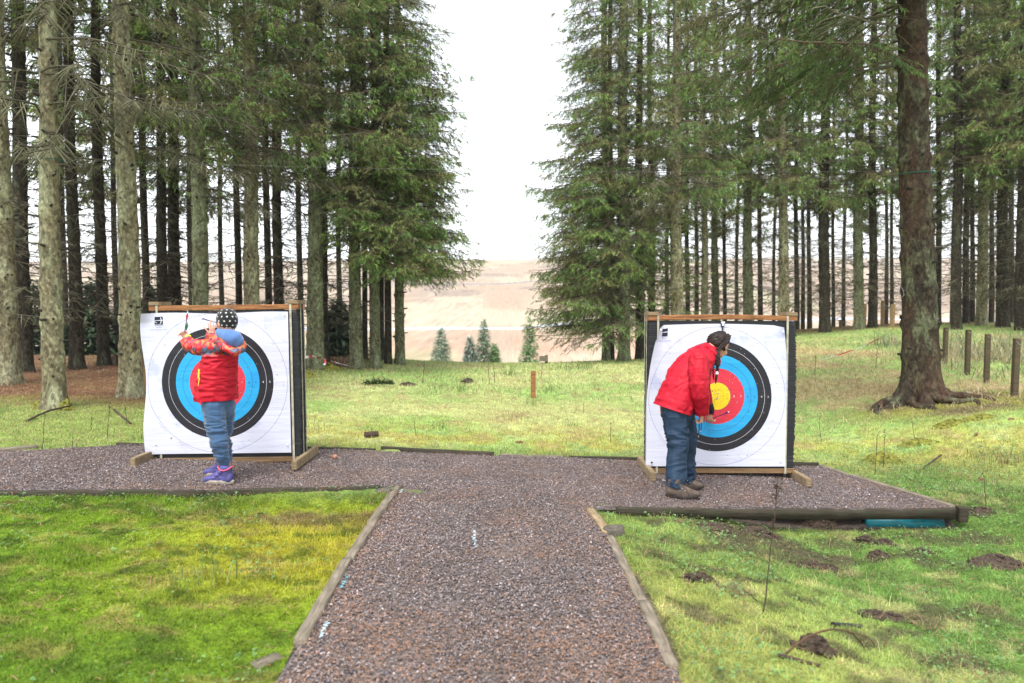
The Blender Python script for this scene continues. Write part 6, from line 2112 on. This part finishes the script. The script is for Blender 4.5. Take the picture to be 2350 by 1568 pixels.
stalk(1752, 1411, 1787, 1095, .0042, "tall dark dead stalk in front of the right target's lower edge", 22, 1, 9)
for i, (a, b_, c, d, lb, h) in enumerate(((97, 1035, 102, 953, "thin stalk in the left grass below the nearest pale spruce", 3), (246, 1008, 252, 922, "thin tall stalk left of the left target", 4), (292, 975, 287, 935, "short stalk close to the left target's edge", 2),
        (208, 990, 210, 958, "stubby stalk with a sideways twig in the left grass", 1), (166, 1030, 167, 1003, "small stalk at the back of the left gravel", 0),
        (1123, 882, 1120, 815, "tall seed-headed stalk in the middle field, left one of a pair", 10), (1136, 880, 1131, 822, "tall seed-headed stalk in the middle field, right one of a pair", 8), (970, 880, 974, 833, "thin stalk in the middle field left of the seed-headed pair", 2),
        (1241, 872, 1245, 832, "thin stalk right behind the wooden stake", 2), (1401, 1016, 1402, 970, "bare twiggy stalk left of the right target", 2), (1339, 950, 1341, 895, "thin stalk in the grass left of the right target", 1),
        (2008, 1092, 2013, 1000, "left one of the reddish stalks behind the moss dome", 4), (2028, 1075, 2031, 985, "right one of the reddish stalks behind the moss dome", 6), (2100, 1020, 2092, 960, "thin stalk leaning in the grass below the big tree", 2),
        (1885, 1015, 1879, 953, "thin stalk close right of the right target", 2), (2262, 1165, 2258, 1090, "thin dark stalk in the right grass past the corner block", 2), (1870, 862, 1872, 815, "red-brown stalk on the straw bank, the left one", 1), (2010, 845, 2014, 800, "red-brown stalk on the straw bank near the big tree", 1),
        (1740, 1382, 1704, 1350, "short leaning stalk in front grass left of the tall dead stalk", 0), (955, 1000, 950, 965, "faint stalk in the field just behind the log", 1))):
    stalk(a, b_, c, d, .0035 if b_ > 900 else .006, lb, h, i + 2)


def tuft(px, py, n, L, wd, col, label, seed, name="rush_tuft", spread=.06, el=(.8, 1.5)):
    g = G(px, py)
    global rng
    x = rng.normal(0, spread, n); y = rng.normal(0, spread, n)
    t = np.array(col)[None] * rng.uniform(.6, 1.4, (n, 1))
    far = 1 + max(0, (g.y - 8)) * .1
    co, q, tr, tn = slivers(x, y, np.full(n, -.01), rng.uniform(L * .5, L, n), rng.uniform(wd * .6, wd, n) * far, rng.uniform(*el, n), t, "", None, .35, ret=True)
    o = obj(name, arrays_mesh(name, co, [q, tr], tn), grass_mat); o.location = g
    return tag(o, label, "tuft", "tufts in the grass")


RG = (.10, .19, .05); RB = (.34, .24, .13)
for i, (px, py, n, L, c, sp, lb) in enumerate(((1060, 900, 30, .32, RG, .04, "narrow green rush tuft in the middle field left of the seed stalks"), (1217, 930, 24, .2, RG, .05, "short rush tuft just below the wooden stake"), (1264, 900, 34, .25, RG, .07, "rush tuft in the field right of the wooden stake"),
        (1168, 862, 34, .45, RG, .06, "taller rush tuft near the brow left of the stake"), (1344, 846, 50, .34, RG, .12, "rush clump on the brow nearest the right-hand trees"), (1297, 848, 44, .3, RG, .15, "spread rush clump on the brow left of the right-hand trees"),
        (1165, 960, 120, .18, RB, .16, "wide withered brown tuft in the middle field"), (1010, 895, 40, .24, RG, .12, "thin rush tuft in the middle field left part"), (1013, 985, 26, .16, RG, .05, "small green tuft behind the gravel right of the log"),
        (860, 990, 30, .14, RG, .08, "small tuft directly behind the dark log"), (1310, 980, 30, .15, RG, .06, "small rush tuft left of the right target's lower half"), (720, 985, 30, .2, RG, .08, "rush tuft beside the left target's side"),
        (445, 1340, 46, .20, (.14, .22, .07), .10, "spiky dark green tuft in the mossy front left lawn"), (2045, 905, 30, .25, RB, .1, "dry tuft on the bank left of the big tree"), (2290, 1058, 140, .16, (.16, .07, .035), .14, "rusty brown dead bracken clump near the right edge"),
        (2130, 1085, 50, .16, RG, .12, "grass tuft beyond the platform's slanting right board"), (330, 1010, 20, .16, RG, .05, "small tuft at the left target's lower left edge"))):
    tuft(px, py, n, L, .0045, c, lb, i, spread=sp)
# rushes behind the near fence
x1, y1 = scatter(9000, in_view, (7.0, 13.5, 12.2, 19.0), lambda x, y: sst(.45, .6, fbm(x / .8, y / .8, 95)) * sst(7.2, 8.2, x - (y - 14) * .1))
n = len(x1)
tint = np.where(rng.random((n, 1)) < .45, np.array([[.42, .34, .22]]), np.array([[.15, .20, .10]])) * rng.uniform(.6, 1.3, (n, 1))
slivers(x1, y1, gz(x1, y1) - .01, rng.uniform(.3, .65, n), rng.uniform(.008, .014, n), rng.uniform(.35, 1.25, n), tint, "rushes", grass_mat, .8)
# arching bramble
gb = G(1795, 1512)
bm = bmesh.new()
br = [gb] + [P(a, b_, gb.y + k * .05) for k, (a, b_) in enumerate(((1820, 1485), (1853, 1462), (1885, 1449), (1911, 1444), (1938, 1447), (1957, 1455), (1975, 1473), (1986, 1492), (1992, 1514)))]
add_tube(bm, br, [.0055, .005, .005, .0045, .004, .0035, .003, .0028, .0025, .002], 6)
b2 = [br[5], P(1990, 1462, gb.y + .32), P(2005, 1475, gb.y + .36), P(2008, 1492, gb.y + .38)]
add_tube(bm, b2, [.003, .0028, .0025, .002], 6)
for v in bm.verts: v.co -= gb
o = obj("bramble", bm_mesh("bramble", bm, True), mat_plain("brown_bramble", (.09, .048, .024), .7, .3)); o.location = gb
tag(o, "arching brown bramble stem over the front right grass", "bramble")
# fallen green sprig
g = G(868, 887)
n = 420
a = rng.uniform(-.5, .5, n); k = rng.integers(0, 7, n)
bx = (k - 3) * .07 + a * .12; by = rng.normal(0, .03, n); bz = .03 + .05 * np.abs(rng.normal(0, 1, n)) * (1 - np.abs(k - 3) / 5)
co, q, tr, tn = slivers(bx, by, bz, rng.uniform(.05, .13, n), rng.uniform(.012, .02, n), rng.uniform(-.1, .9, n), np.array((.05, .10, .03))[None] * rng.uniform(.5, 1.5, (n, 1)), "", None, .3, ret=True)
o = obj("spruce_sprig", arrays_mesh("spruce_sprig", co, [q, tr], tn), needle_green); o.location = g
tag(o, "dark green spruce sprig lying in the field beyond the left target", "sprig")
# ------------------------------------------------------------------ moist air over the moor
bm = bmesh.new(); add_box(bm, -440, 440, -60, 940, -16, 52)
hz = bpy.data.materials.new("moist_air"); hz.use_nodes = True
nt = hz.node_tree; nt.nodes.remove(nt.nodes["Principled BSDF"])
pv = nt.nodes.new("ShaderNodeVolumePrincipled")
pv.inputs["Color"].default_value = (.92, .94, 1, 1); pv.inputs["Density"].default_value = 0.0004
nt.links.new(pv.outputs[0], nt.nodes["Material Output"].inputs["Volume"])
structure(obj("haze", bm_mesh("haze", bm), hz), 'stuff')
